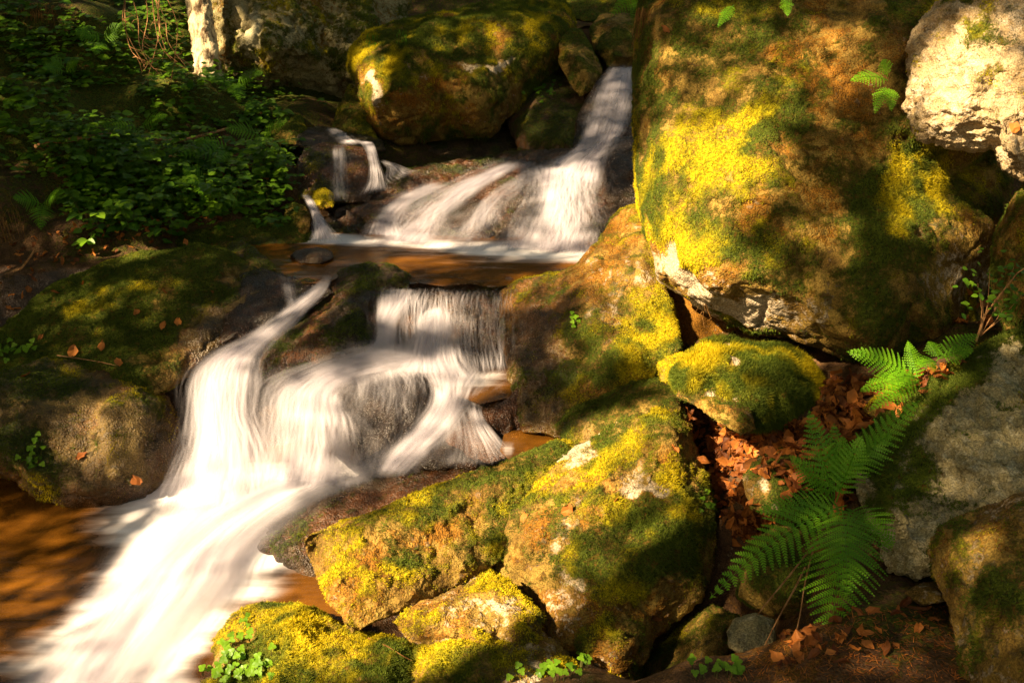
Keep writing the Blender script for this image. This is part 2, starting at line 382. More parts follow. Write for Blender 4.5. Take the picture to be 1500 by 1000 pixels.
    nn = np.empty(nv*3, np.float32); m2.vertex_normals.foreach_get("vector", nn); nn = nn.reshape(-1, 3).astype(float)
    px, py, d = proj(v)
    k = seed*3.7
    wrp = 60*6/np.maximum(d, 2)*.8; px = px+wrp*fbm(v+k, 4, seed+7, 3)*.9; py = py+wrp*fbm(v+k+9, 4, seed+8, 3)*.9
    big = fbm(v+k, 2.2, seed, 3); mid = fbm(v+k, 9, seed+20, 4); fine = fbm(v+k, 45, seed+40, 3)
    rid = 1-np.abs(fbm(v+k, 4.5, seed+60, 3))*3.5; rid = np.clip(rid, 0, 1)**3
    cov = fbm(v+k, 4, seed+80, 4); cov2 = fbm(v+k, 2.0, seed+90, 4)
    at = {}
    fin = fbm(v+k, 13, seed+95, 3); fin2 = fbm(v+k+5, 8, seed+96, 3)
    base_m = moss + mz*nn[:, 2] + .75*cov + .55*fin
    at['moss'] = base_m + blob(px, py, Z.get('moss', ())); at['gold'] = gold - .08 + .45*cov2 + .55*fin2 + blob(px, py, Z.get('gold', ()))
    at['rust'] = rust + .5*cov2 + .3*fin2 + blob(px, py, Z.get('rust', ())); at['pale'] = pale + .35*fbm(v+k, 7, seed+110, 3) + blob(px, py, Z.get('pale', ()))
    at['moss'] -= sstep(.3, .7, at['pale'])*.5
    w = wet + blob(px, py, Z.get('wet', ())) ; at['wet'] = np.clip(w, 0, 1)
    mo = sstep(.35, .7, at['moss'])
    disp = amp[0]*big + amp[1]*mid + amp[2]*fine*(1+mo) - amp[1]*1.2*rid*(1-mo) + mo*.010*np.abs(fbm(v+k, 22, seed+130, 3))*1.5
    if crease:
        cq = (v+k+.06*np.stack([big, mid, big], 1))*np.array([1, 1, 2.6]); c1 = np.abs(fbm(cq, 9, seed+200, 3)); c2 = np.abs(fbm(cq, 26, seed+210, 2)); disp += crease*(1-mo)*(np.minimum(c1*2.2, 1)*1.2+np.minimum(c2*2.2, 1)*.6-1)
    if strata: disp += strata*np.sin((v@np.array([.25, .2, 1.])+.05*big)*38)*(.5+.5*mid)
    v2 = v + nn*disp[:, None]; m2.vertices.foreach_set("co", v2.astype(np.float32).ravel())
    for n_, a in at.items(): m2.attributes.new(n_, 'FLOAT', 'POINT').data.foreach_set("value", a.astype(np.float32))
    m2.materials.clear(); m2.materials.append(M[mat]); m2.update(); m2.shade_smooth()
    tag(ob, label, cat, group)
    # moss shoots
    if blades:
        nf = len(m2.polygons); vi = np.empty(len(m2.loops), np.int32); m2.loops.foreach_get("vertex_index", vi)
        ls = np.empty(nf, np.int32); m2.polygons.foreach_get("loop_start", ls); ar = np.empty(nf, np.float32); m2.polygons.foreach_get("area", ar)
        fn = np.empty(nf*3, np.float32); m2.polygons.foreach_get("normal", fn); fn = fn.reshape(-1, 3)
        a0 = vi[ls]; a1 = vi[ls+1]; a2 = vi[ls+2]
        fm = sstep(.15, .85, at['moss'][a0] + .35*fbm(v[a0]+k, 26, seed+150, 2) + .12*RNG.normal(size=nf))
        cv = v2[a0]; toc = np.array([0, 0, H])-cv; toc /= np.linalg.norm(toc, axis=1)[:, None]
        vis = (fn*toc).sum(1) > -.25
        fpx = (px[a0] > -60) & (px[a0] < 1560) & (py[a0] > -60) & (py[a0] < 1060)
        w = ar*fm*vis*fpx; tot = w.sum(); nb = int(tot*blades*1.45)
        if nb > 50:
            cum = np.cumsum(w)/tot; fi = np.searchsorted(cum, RNG.random(nb)).clip(0, nf-1)
            u1 = RNG.random((nb, 1)); u2 = RNG.random((nb, 1)); A0 = v2[a0[fi]]; base_p = A0 + (v2[a1[fi]]-A0)*u1 + (v2[a2[fi]]-A0)*u2
            nrm = fn[fi]; rnd = RNG.normal(size=(nb, 3)); side = np.cross(nrm, rnd); side /= np.linalg.norm(side, axis=1)[:, None]+1e-9
            L = blen*(.45+.9*RNG.random((nb, 1)))*(.6+.5*(np.clip(cov[a0[fi]], -.5, 1)[:, None]+.5)); wd = .0012+.0014*RNG.random((nb, 1))
            tip = base_p + nrm*L*.75 + rnd*L*.33 + np.array([0, 0, -.45])*L*(1-nrm[:, 2:3])
            VV = np.stack([base_p-side*wd, base_p+side*wd, tip], 1).reshape(-1, 3)
            gd = at['gold'][a0[fi]]
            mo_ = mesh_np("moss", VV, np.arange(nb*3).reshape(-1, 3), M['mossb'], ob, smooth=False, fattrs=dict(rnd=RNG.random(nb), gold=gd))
    ROCKS.append(ob); return ob

# ------------------------------------------------------------------ the rocks
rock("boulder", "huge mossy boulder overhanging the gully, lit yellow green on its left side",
  [(930,-45),(929,60),(931,150),(934,250),(937,300),(948,345),(961,372),(963,408),(1000,437),(1050,466),(1100,490),(1150,498),(1200,515),(1235,530),(1290,535),(1350,520),(1400,495),(1432,478),(1440,440),(1452,400),(1470,330),(1482,250),(1480,150),(1430,60),(1400,-45),(1150,-60)],
  [(930,100,5.55),(1000,430,4.95),(1200,500,4.75),(1150,0,5.15),(1430,300,4.95)], e=.4, r=85, T=1.3, sp=58, jit=.05,
  bumps=[(1130,300,-.14,170),(1400,260,.38,75),(1430,420,.12,60),(1310,330,-.10,60),(1000,430,-.06,50),(1060,120,.05,60)], vox=.0125, sm=5, amp=(.05,.018,.007), moss=.42, mz=.15, gold=.38, rust=.3, seed=1,
  Z=dict(moss=[(1070,230,120,150,.3),(980,300,50,100,.3),(960,150,30,120,.25),(1330,300,60,60,.4,50),(1290,350,30,110,.35),(1080,430,130,28,-.7,20),(990,410,40,30,-.8),(1250,90,110,70,-.45),(1400,410,60,60,-.5),(1220,230,60,60,-.1),(1130,180,60,45,.35)],
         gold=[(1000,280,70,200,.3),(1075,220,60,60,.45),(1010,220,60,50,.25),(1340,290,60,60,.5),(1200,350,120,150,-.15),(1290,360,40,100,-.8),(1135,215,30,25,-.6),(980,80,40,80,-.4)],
         pale=[(1050,445,130,26,.75,24),(985,400,32,34,.7),(1150,470,60,25,.4),(1410,420,60,60,.5),(1000,330,20,50,.25),(1350,330,60,30,.25,50)],
         rust=[(1260,90,140,60,.5),(1180,160,120,50,.35),(1060,330,110,60,.25),(960,60,20,90,.5)]), blades=42000, blen=.0085)
rock("boulder", "pale rough granite boulder hanging at the top right corner",
  [(1338,50),(1329,110),(1330,170),(1350,205),(1385,220),(1425,222),(1455,222),(1470,250),(1500,268),(1560,250),(1580,100),(1560,-40),(1440,-50),(1375,5)],
  [(1330,100,4.62),(1450,220,4.35),(1500,0,4.45)], e=.22, r=70, T=.6, sp=40, vox=.009, sm=3, amp=(.03,.022,.009), crease=.014, mat='pale', moss=-.25, mz=.3, gold=.6, rust=.05, pale=.42, seed=2,
  Z=dict(moss=[(1400,20,80,25,.5),(1480,0,60,25,.6),(1340,120,18,60,.3)], rust=[(1420,60,90,50,.25)]), jit=.07)
rock("boulder", "narrow shaded boulder at the right edge under the pale one",
  [(1500,262),(1476,300),(1456,345),(1449,400),(1458,450),(1480,490),(1560,500),(1580,260)], [(1460,400,4.45),(1560,300,4.3),(1520,480,4.2)], e=.2, r=50, T=.5, sp=38, vox=.010, amp=(.03,.015,.006), moss=.3, gold=.15, rust=.4, pale=.1, seed=3)
rock("boulder", "dark brown rock wall deep in the hollow beneath the huge boulder",
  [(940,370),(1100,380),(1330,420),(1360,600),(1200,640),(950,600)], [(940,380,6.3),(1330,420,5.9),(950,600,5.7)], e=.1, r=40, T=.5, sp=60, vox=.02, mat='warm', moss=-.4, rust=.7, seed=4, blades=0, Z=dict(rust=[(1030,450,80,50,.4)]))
rock("boulder", "bright green moss covered boulder resting on fallen leaves",
  [(983,548),(1008,517),(1038,497),(1070,492),(1110,505),(1152,506),(1182,525),(1202,560),(1216,592),(1200,607),(1150,617),(1110,624),(1078,622),(1048,607),(1010,582),(988,564)],
  [(1040,497,4.78),(1080,622,4.42),(1215,590,4.62)], e=.16, r=55, T=.45, sp=34, vox=.008, sm=5, amp=(.03,.012,.004), moss=.85, mz=.25, gold=.42, rust=0, seed=5, jit=.04,
  bumps=[(1150,560,-.05,50)], Z=dict(moss=[(1073,503,11,9,-1.6),(1062,583,14,10,-1.5,-40),(1020,590,40,12,-.9,30)], pale=[(1073,503,11,9,1),(1062,583,14,10,.9,-40)], gold=[(1020,540,40,50,.3)]), blades=85000, blen=.017)
rock("stone", "brown flat slab under the bright green boulder", [(990,566),(1010,560),(1100,590),(1112,630),(1085,640),(1050,620),(1015,596),(985,580)], [(985,570,4.62),(1100,640,4.33),(1100,590,4.5)], e=.05, r=20, T=.3, sp=28, vox=.008, moss=-.2, rust=.5, pale=.15, seed=6)
rock("stone", "small yellow mossy stone left of the bright green boulder", [(962,535),(975,521),(1000,515),(1014,521),(1008,542),(988,562),(966,560)], [(962,535,5.0),(1010,520,4.95),(985,562,4.85)], e=.07, r=20, T=.25, sp=20, vox=.007, moss=.3, gold=.9, pale=.25, seed=7)
rock("boulder", "sloping slab boulder, wet and orange brown by the curtain falls, yellow at its right end",
  [(733,428),(758,414),(800,404),(845,388),(872,355),(888,328),(912,308),(938,302),(948,340),(962,375),(970,410),(980,440),(993,480),(1000,512),(972,530),(957,558),(905,595),(855,612),(828,645),(798,636),(762,634),(748,600),(742,540),(736,480)],
  [(735,430,6.2),(900,320,6.45),(980,500,5.45),(800,636,5.48)], e=.14, r=60, T=1.0, sp=50, vox=.012, sm=5, amp=(.05,.015,.005), moss=.12, mz=.45, gold=.45, rust=.6, seed=8,
  bumps=[(940,470,.16,30),(880,430,-.08,60),(925,450,.1,25)],
  Z=dict(moss=[(950,460,35,70,.4),(840,500,35,60,.2),(790,520,50,120,-.5),(870,430,40,60,-.3),(900,350,40,30,-.3)], gold=[(950,460,50,80,.5)], wet=[(765,530,60,130,.95),(780,625,90,40,.95),(820,500,45,90,.5)], pale=[(890,440,18,60,.35,-10),(912,390,30,18,.4),(925,340,30,10,.3)], rust=[(770,430,50,30,.4)]))
rock("boulder", "low rounded mossy boulder between the orange pool and the huge front boulder",
  [(812,622),(830,596),(870,578),(920,562),(968,556),(1000,572),(1000,600),(940,640),(880,650),(830,648)], [(820,620,5.35),(960,560,5.2),(880,650,4.95)], e=.15, r=40, T=.5, sp=36, vox=.009, amp=(.03,.01,.005), moss=.35, gold=.3, rust=.5, seed=9, blades=40000, Z=dict(wet=[(830,640,30,15,.7)]))
rock("boulder", "huge front boulder patched with green moss and pale lichen, two dry leaves on it",
  [(719,772),(716,742),(738,706),(790,680),(850,645),(900,614),(950,596),(992,598),(1012,622),(1030,680),(1045,730),(1056,790),(1046,858),(1000,900),(962,932),(932,975),(918,1040),(860,1050),(800,1010),(770,930),(742,872),(722,822)],
  [(720,760,4.72),(960,600,4.85),(1050,800,4.2),(900,1000,3.95)], e=.24, r=60, T=.9, sp=60, vox=.0095, sm=2, crease=.010, amp=(.05,.02,.006), moss=.20, mz=.25, gold=.34, rust=.4, pale=.05, seed=10, jit=.06,
  bumps=[(860,760,-.10,90),(960,880,.08,60)],
  Z=dict(pale=[(800,675,75,14,.95,-28),(930,612,40,14,.8,-10),(860,655,40,14,.8,-28),(740,725,18,40,.6),(815,770,25,40,.45,20),(950,720,32,22,.75),(840,860,24,50,.6),(870,960,40,22,.45),(1010,800,25,15,.5),(900,740,50,12,.35,-25)],
         moss=[(900,820,90,60,.5),(970,790,60,50,.3),(800,900,40,50,-.5),(760,760,30,60,-.1),(950,890,50,35,-.4),(900,690,80,30,.15),(770,850,50,40,-.2)], gold=[(900,690,80,40,.3),(780,700,60,30,.4),(850,980,80,40,.4)], rust=[(770,800,30,25,.6),(830,940,80,60,.3),(950,690,40,30,.2)], wet=[]), blades=48000, blen=.012)
rock("boulder", "long log shaped boulder, yellow mossy with a bright blunt end towards the water",
  [(443,791),(452,781),(500,766),(545,750),(620,716),(700,688),(780,660),(822,646),(850,650),(850,700),(760,800),(722,832),(690,855),(640,876),(580,900),(548,912),(515,929),(500,916),(482,884),(462,845)],
  [(450,790,4.42),(520,925,4.12),(820,648,5.15),(730,830,4.55)], e=.09, r=26, T=.42, sp=42, vox=.009, sm=2, amp=(.02,.012,.006), crease=.008, moss=.17, mz=.3, gold=.6, rust=.45, seed=11, jit=.03,
  bumps=[(462,830,.14,32),(482,885,.08,26),(500,775,.03,30)],
  Z=dict(gold=[(480,830,60,80,.5),(560,860,60,40,.3),(780,680,60,40,-.4)], moss=[(480,840,50,70,.25),(640,710,80,25,.35,-20),(780,680,50,40,.4),(600,790,60,22,-.35,-25),(545,800,26,20,-.4)], rust=[(610,790,90,30,.5,-25),(480,860,14,30,.3)], pale=[]), blades=42000)
rock("boulder", "dark wet boulder beside the foaming water, behind the log shaped one",
  [(358,802),(374,776),(420,745),(480,714),(540,694),(600,679),(660,671),(702,671),(716,690),(700,740),(600,790),(500,840),(460,855),(430,850),(395,838),(368,822)],
  [(360,802,5.2),(600,675,5.55),(450,855,4.9)], e=.16, r=45, T=.5, sp=38, vox=.010, amp=(.03,.015,.008), mat='wet', moss=-.32, mz=.35, gold=0, rust=.35, wet=.75, seed=12, blades=38000, Z=dict(rust=[(520,740,90,30,.4,-20)]))
rock("boulder", "pale yellow stone wedged under the log shaped and huge front boulders",
  [(574,912),(598,884),(650,864),(700,842),(718,836),(752,860),(790,900),(790,960),(720,960),(650,950),(600,945)], [(580,912,4.15),(720,838,4.3),(700,950,3.98)], e=.12, r=40, T=.45, sp=34, vox=.008, amp=(.025,.015,.006), crease=.008, moss=0, gold=.75, rust=.5, pale=.2, seed=13, Z=dict(pale=[(710,885,50,24,.45),(620,900,40,20,.2)]))
rock("boulder", "pale front stone at the bottom centre with white lichen patches",
  [(598,1000),(612,948),(650,926),(700,917),(765,914),(825,938),(860,985),(870,1060),(600,1060)], [(610,960,3.98),(800,930,4.0),(720,1050,3.75)], e=.12, r=45, T=.5, sp=36, vox=.008, amp=(.03,.014,.006), crease=.008, moss=0, gold=.8, rust=.5, pale=.25, seed=14, Z=dict(pale=[(750,975,55,35,.5),(690,930,40,14,.4),(775,940,30,12,.3)], moss=[(640,990,30,40,.4)]))
rock("boulder", "mossy boulder at the bottom edge next to the foam, clover growing on it",
  [(250,1060),(272,1000),(310,935),(345,900),(385,881),(432,879),(475,896),(512,925),(562,930),(606,946),(612,985),(625,1060)], [(290,960,4.35),(430,880,4.4),(500,1050,3.8)], e=.2, r=60, T=.6, sp=42, vox=.009, amp=(.04,.016,.007), moss=.5, mz=.3, gold=.45, rust=.4, seed=15, Z=dict(pale=[(455,965,20,14,.5)], rust=[(520,960,60,25,.4)], gold=[(480,920,80,30,.3)], wet=[(290,990,20,60,.3)]), blades=60000)
rock("boulder", "long sloping boulder carpeted in green moss on the left bank",
  [(-60,520),(-60,500),(0,482),(63,425),(105,398),(147,380),(189,370),(252,365),(294,356),(330,364),(360,386),(400,400),(432,414),(424,440),(395,462),(360,490),(312,518),(272,550),(234,576),(150,575),(60,560),(-60,600)],
  [(290,357,6.9),(0,485,6.15),(230,572,5.95),(430,415,6.42)], e=.12, r=50, T=.9, sp=46, vox=.012, sm=6, amp=(.05,.018,.005), moss=.8, mz=.2, gold=.12, rust=.2, seed=16, jit=.035,
  Z=dict(moss=[(330,480,80,40,-.9,-35),(400,420,50,35,-.9),(280,530,60,25,-.8,-30),(200,420,60,25,-.15)], wet=[(340,480,90,45,.9,-35),(410,420,50,35,.9),(290,530,50,25,.6,-30)], gold=[(150,375,40,14,.5),(200,420,80,30,.25)], rust=[(200,420,60,20,.5),(220,500,60,25,.7)]), blades=45000)
rock("boulder", "round brown boulder in the lower left pool with an orange leaf on it",
  [(-60,560),(0,545),(60,528),(130,530),(200,545),(247,578),(267,612),(263,660),(242,702),(215,737),(170,745),(110,747),(60,730),(20,706),(-60,690)],
  [(100,530,5.9),(100,745,5.45),(265,620,5.72),(-60,600,5.5)], e=.26, r=75, T=.8, sp=46, vox=.011, sm=6, amp=(.04,.016,.007), mat='warm', moss=.02, mz=.3, gold=.55, rust=.45, wet=.62, seed=17, bumps=[(150,600,-.06,60)],
  Z=dict(moss=[(30,600,50,110,.6),(140,560,80,20,.1),(180,660,60,60,-.3)], gold=[(30,600,60,100,-.5),(160,620,60,60,.2)], wet=[(250,660,40,80,.5),(120,735,120,20,.6)], rust=[(140,738,120,14,.6),(-20,690,60,14,.4)], pale=[(115,640,30,50,.15)]), blades=42000)
rock("boulder", "flat mossy boulder at the back of the brown pool",
  [(250,354),(290,324),(340,312),(392,314),(430,327),(456,343),(455,358),(400,368),(340,370),(285,366)], [(350,314,7.65),(350,368,7.22),(255,352,7.35)], e=.12, r=28, T=.5, sp=34, vox=.012, amp=(.03,.012,.005), moss=.7, mz=.2, gold=.1, rust=.2, seed=18, Z=dict(wet=[(400,366,80,8,.7)], gold=[(400,330,40,12,.2)]))
rock("stone", "small dark mossy stone beside the foot of the narrow left fall", [(413,332),(417,305),(430,295),(450,299),(459,318),(456,340),(435,350)], [(415,305,7.7),(455,305,7.65),(435,348,7.4)], e=.08, r=18, T=.25, sp=22, vox=.010, moss=.35, rust=.4, seed=19)
rock("stone", "knob of brown moss between two threads of the small left fall", [(455,292),(461,280),(475,277),(487,287),(489,302),(472,309),(457,305)], [(455,280,7.85),(487,285,7.85),(470,308,7.7)], e=.07, r=14, T=.2, sp=16, vox=.009, moss=.6, gold=.8, rust=.5, seed=20)
rock("stone", "small red brown stone standing alone in the brown pool", [(427,375),(440,366),(465,363),(486,369),(489,378),(470,386),(440,386)], [(430,366,7.06),(485,368,7.02),(460,386,6.86)], e=.06, r=12, T=.2, sp=18, vox=.009, mat='wet', moss=-.5, rust=.3, wet=.8, seed=21, blades=0)
rock("boulder", "dark dripping block behind the small left fall", [(437,292),(435,240),(444,214),(470,206),(512,209),(534,214),(545,238),(550,285),(540,298),(480,300)], [(440,215,8.3),(540,215,8.35),(490,298,7.95)], e=.08, r=22, T=.6, sp=32, vox=.012, mat='wet', moss=.05, rust=.45, wet=.8, seed=22, Z=dict(rust=[(500,212,50,10,.6)]), blades=20000)
rock("boulder", "dark wet ledge from which the small left fall springs", [(430,215),(440,190),(470,184),(520,190),(560,205),(565,222),(500,222)], [(440,190,8.9),(560,205,8.9),(500,222,8.45)], e=.08, r=14, T=.5, sp=26, vox=.014, mat='wet', moss=0, wet=.8, seed=23, blades=0)
rock("boulder", "great mossy boulder at top centre with a pale scar, overhanging a dark hollow",
  [(511,100),(512,76),(540,48),(600,29),(660,13),(720,5),(790,-2),(826,8),(842,35),(836,62),(816,96),(790,121),(768,150),(730,190),(682,206),(600,209),(560,202),(536,176),(522,142)],
  [(600,30,9.3),(800,10,9.6),(650,208,8.75)], e=.45, r=70, T=1.2, sp=46, vox=.016, sm=4, amp=(.08,.025,.008), moss=.42, mz=.35, gold=.32, rust=.4, seed=24, jit=.09,
  bumps=[(640,110,-.22,70),(560,130,-.15,40),(740,70,-.1,60),(640,190,.25,60)],
  Z=dict(pale=[(715,92,45,9,1.0,-25),(548,138,16,20,.9),(540,118,10,16,.5),(725,42,18,6,.5),(620,105,30,6,.4,10)], gold=[(535,80,25,30,.5),(640,115,90,12,.3)], moss=[(620,160,100,40,-.35),(800,60,30,40,.2)], rust=[(620,125,90,20,.4)]), blades=30000, blen=.02)
rock("boulder", "shaded grey green cliff boulder at the top behind the tree trunk",
  [(262,-60),(270,20),(296,80),(330,118),(365,132),(405,140),(450,158),(500,160),(522,140),(570,80),(600,30),(600,-60)], [(330,0,9.9),(560,0,10.2),(450,158,9.5)], e=.6, r=70, T=1.6, sp=55, vox=.025, amp=(.12,.05,.015), mat='grey', moss=.15, mz=.2, gold=.3, rust=.3, seed=25, jit=.12, bumps=[(400,60,-.3,50),(450,140,.6,50)], Z=dict(pale=[(368,60,16,24,.7),(360,20,30,30,.3)], moss=[(420,60,90,50,.2)]), blades=12000, blen=.02)
rock("stone", "upright mossy stone wedged right of the great mossy boulder", [(818,62),(834,42),(850,44),(868,78),(884,106),(872,132),(850,142),(834,122),(820,92)], [(830,45,9.5),(850,140,9.1),(880,105,9.3)], e=.15, r=24, T=.4, sp=26, vox=.014, moss=.3, gold=.15, rust=.3, seed=26, blades=25000)
rock("stone", "round mossy stone at the head of the upper waterfall", [(864,42),(880,22),(910,18),(945,28),(950,90),(915,102),(890,100),(870,72)], [(870,30,9.9),(940,30,9.9),(905,100,9.5)], e=.2, r=28, T=.5, sp=26, vox=.014, moss=.3, gold=.1, rust=.3, seed=27, blades=25000)
rock("stone", "mossy boulder at the top edge above the upper waterfall", [(810,-60),(815,5),(840,30),(870,34),(930,20),(960,-60)], [(820,0,10.6),(930,0,10.6),(870,34,10.2)], e=.2, r=28, T=.8, sp=36, vox=.02, moss=.45, gold=.2, rust=.3, seed=47, blades=15000)
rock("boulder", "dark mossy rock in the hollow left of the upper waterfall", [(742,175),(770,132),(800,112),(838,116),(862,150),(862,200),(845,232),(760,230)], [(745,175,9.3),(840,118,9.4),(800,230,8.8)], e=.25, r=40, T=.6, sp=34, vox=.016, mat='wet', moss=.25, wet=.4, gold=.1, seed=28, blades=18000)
rock("boulder", "mossy boulder tucked behind the dripping block at upper left", [(482,205),(494,160),(514,126),(532,150),(550,195),(560,216),(520,220)], [(490,160,9.2),(515,126,9.3),(540,215,8.9)], e=.15, r=24, T=.5, sp=26, vox=.014, moss=.4, gold=.3, seed=29, blades=20000)
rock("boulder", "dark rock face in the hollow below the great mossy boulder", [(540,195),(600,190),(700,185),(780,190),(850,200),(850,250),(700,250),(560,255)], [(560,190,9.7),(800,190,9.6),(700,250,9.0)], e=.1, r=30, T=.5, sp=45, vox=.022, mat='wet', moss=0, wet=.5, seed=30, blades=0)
rock("boulder", "broad wet bedrock ledge that the upper cascade runs over",
  [(468,325),(498,302),(558,272),(598,250),(650,238),(700,232),(760,222),(830,218),(890,222),(940,240),(945,340),(885,368),(800,364),(700,360),(600,358),(520,354),(480,345)],
  [(700,358,7.42),(700,232,8.5),(900,360,7.3),(500,345,7.55)], e=.10, r=30, T=.8, sp=44, vox=.013, sm=3, amp=(.05,.028,.008), mat='wet', moss=-.1, mz=.25, gold=.1, rust=.5, wet=.85, seed=31, jit=.06, Z=dict(moss=[(650,240,100,10,.4)], rust=[(680,255,90,14,.4)]), blades=15000)
rock("boulder", "rounded dark wet boulder at the right of the upper cascade", [(866,282),(876,232),(900,202),(938,196),(950,300),(935,322),(892,328),(870,308)], [(870,280,8.0),(930,200,8.1),(900,325,7.6)], e=.15, r=30, T=.5, sp=28, vox=.012, mat='wet', moss=-.2, wet=.9, rust=.3, seed=32, blades=0)
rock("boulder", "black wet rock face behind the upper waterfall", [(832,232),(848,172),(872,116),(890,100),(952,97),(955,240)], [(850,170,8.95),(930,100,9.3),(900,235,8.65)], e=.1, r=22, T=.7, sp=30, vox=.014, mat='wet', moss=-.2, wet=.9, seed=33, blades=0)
rock("stone", "black wedge of wet rock splitting the upper cascade", [(718,352),(734,310),(754,275),(782,260),(802,272),(786,310),(760,338),(742,352)], [(730,310,7.75),(790,265,8.15),(735,350,7.45)], e=.1, r=20, T=.35, sp=24, vox=.011, mat='wet', moss=-.3, wet=.95, seed=34, blades=0)
rock("boulder", "dark brown boulder between the left chute and the curtain falls",
  [(379,542),(383,505),(410,474),(440,454),(468,430),(500,396),(540,382),(577,387),(603,404),(600,425),(575,435),(560,450),(552,485),(540,512),(492,524),(440,542),(402,565),(388,560)],
  [(540,385,6.62),(400,560,5.92),(560,480,6.1),(400,500,6.2)], e=.14, r=42, T=.6, sp=38, vox=.010, sm=4, amp=(.04,.018,.007), mat='wet', moss=-.1, mz=.4, gold=.15, rust=.5, wet=.6, seed=35, Z=dict(rust=[(460,470,40,25,.4)], wet=[(540,470,30,50,.5),(400,545,40,30,.5)], moss=[(500,420,60,30,.1)]), blades=42000)
rock("boulder", "wet ledge rock behind the curtain falls",
  [(535,440),(556,416),(590,406),(620,410),(660,404),(700,410),(748,408),(768,440),(765,580),(700,585),(600,575),(540,550)], [(600,408,6.60),(740,408,6.58),(650,580,6.12)], e=.06, r=18, T=.6, sp=34, vox=.011, amp=(.03,.02,.008), mat='wet', moss=-.1, rust=.55, wet=.85, seed=36, Z=dict(rust=[(660,424,100,10,.5)]), blades=12000)
rock("stone", "small brown stone parting the curtain falls at their left", [(568,518),(574,478),(584,457),(600,449),(616,460),(607,492),(602,522)], [(575,478,6.28),(612,460,6.28),(590,520,6.08)], e=.08, r=18, T=.25, sp=20, vox=.009, mat='wet', moss=-.1, rust=.6, wet=.8, seed=37, blades=0)
rock("boulder", "round glistening wet boulder under the thin veil of water",
  [(478,605),(498,562),(538,536),(590,531),(632,550),(648,590),(642,640),(612,684),(562,700),(518,692),(488,665)], [(560,535,6.05),(560,700,5.66),(480,600,5.85)], e=.22, r=60, T=.6, sp=36, vox=.0095, sm=6, amp=(.03,.016,.008), mat='wet', moss=-.5, rust=.25, wet=.95, seed=38, blades=0)
rock("stone", "low wet stone at the foot of the falls beside the dark boulder", [(608,662),(624,645),(660,634),(702,648),(718,674),(700,690),(650,694),(614,686)], [(620,645,5.62),(700,648,5.6),(660,692,5.4)], e=.1, r=24, T=.3, sp=26, vox=.009, mat='wet', moss=-.3, wet=.95, rust=.3, seed=39, blades=0)
rock("stone", "dark round wet stone by the small orange pool", [(693,602),(704,584),(735,579),(758,590),(759,630),(740,645),(712,634)], [(700,585,5.78),(755,590,5.78),(725,642,5.6)], e=.1, r=24, T=.3, sp=24, vox=.009, mat='wet', moss=-.2, wet=.9, rust=.35, seed=40, blades=0)
rock("stone", "tilted brown wet stone with water sliding over it", [(645,640),(662,600),(698,606),(730,640),(745,670),(715,680),(665,662)], [(662,600,5.78),(745,665,5.42),(650,650,5.58)], e=.06, r=20, T=.3, sp=26, vox=.009, mat='wet', moss=-.4, wet=.9, rust=.8, seed=41, blades=0)
rock("boulder", "big grey green boulder at the right edge with a cap of moss",
  [(1252,695),(1264,642),(1290,610),(1330,580),(1370,551),(1420,521),(1470,496),(1560,470),(1620,700),(1560,790),(1440,815),(1372,838),(1342,850),(1302,838),(1286,792),(1265,762)],
  [(1480,500,4.05),(1262,700,3.85),(1350,845,3.4),(1560,700,3.45)], e=.16, r=50, T=.7, sp=46, vox=.0085, sm=2, amp=(.03,.010,.006), crease=.022, mat='grey', moss=-.5, mz=.55, gold=.1, rust=.05, pale=.35, seed=42, jit=.04, bumps=[(1320,620,.06,40)],
  Z=dict(moss=[(1306,642,46,70,1.7,-40),(1385,566,110,34,1.7,-36),(1490,500,80,20,1.5,-20),(1270,725,20,60,1.4)], pale=[(1330,640,20,60,.4,30)]), blades=70000, blen=.016)
rock("boulder", "brown rounded boulder in the bottom right corner",
  [(1356,802),(1370,770),(1420,749),(1500,722),(1580,715),(1600,1060),(1440,1030),(1406,982),(1400,930),(1384,880),(1364,842)], [(1360,800,3.25),(1500,725,3.1),(1440,1020,2.75)], e=.14, r=50, T=.6, sp=44, vox=.008, amp=(.03,.012,.006), moss=-.02, mz=.2, gold=.2, rust=.2, pale=.2, crease=.008, seed=43, Z=dict(moss=[(1480,890,50,25,.6),(1370,790,14,40,.4),(1440,960,40,20,.3)], pale=[(1430,960,30,25,.3)]))
rock("stone", "mossy stone half buried in leaves behind the ferns", [(1088,700),(1110,668),(1150,654),(1195,660),(1222,690),(1210,745),(1150,760),(1100,745)], [(1100,670,4.12),(1200,665,4.1),(1150,755,3.92)], e=.12, r=34, T=.35, sp=28, vox=.008, moss=.35, gold=.1, rust=.2, pale=.15, seed=44, Z=dict(pale=[(1125,690,20,14,.5),(1150,725,12,8,.5)]))
rock("boulder", "dark mossy rock in the hole under the hanging ferns", [(1082,872),(1096,800),(1150,765),(1225,780),(1252,840),(1215,905),(1130,905)], [(1090,800,4.05),(1230,790,4.0),(1150,900,3.75)], e=.15, r=40, T=.4, sp=34, vox=.009, moss=.15, gold=.05, rust=.35, seed=45, Z=dict(moss=[(1120,850,30,30,.4)]))
rock("stone", "small angular grey stone in the dark hole at bottom right of the front boulder", [(1062,926),(1075,906),(1108,899),(1134,909),(1131,944),(1092,960),(1068,947)], [(1070,910,3.62),(1130,910,3.6),(1095,958,3.5)], e=.05, r=14, T=.2, sp=26, vox=.006, sm=2, mat='grey', moss=-.4, rust=0, pale=.2, seed=46, blades=0)
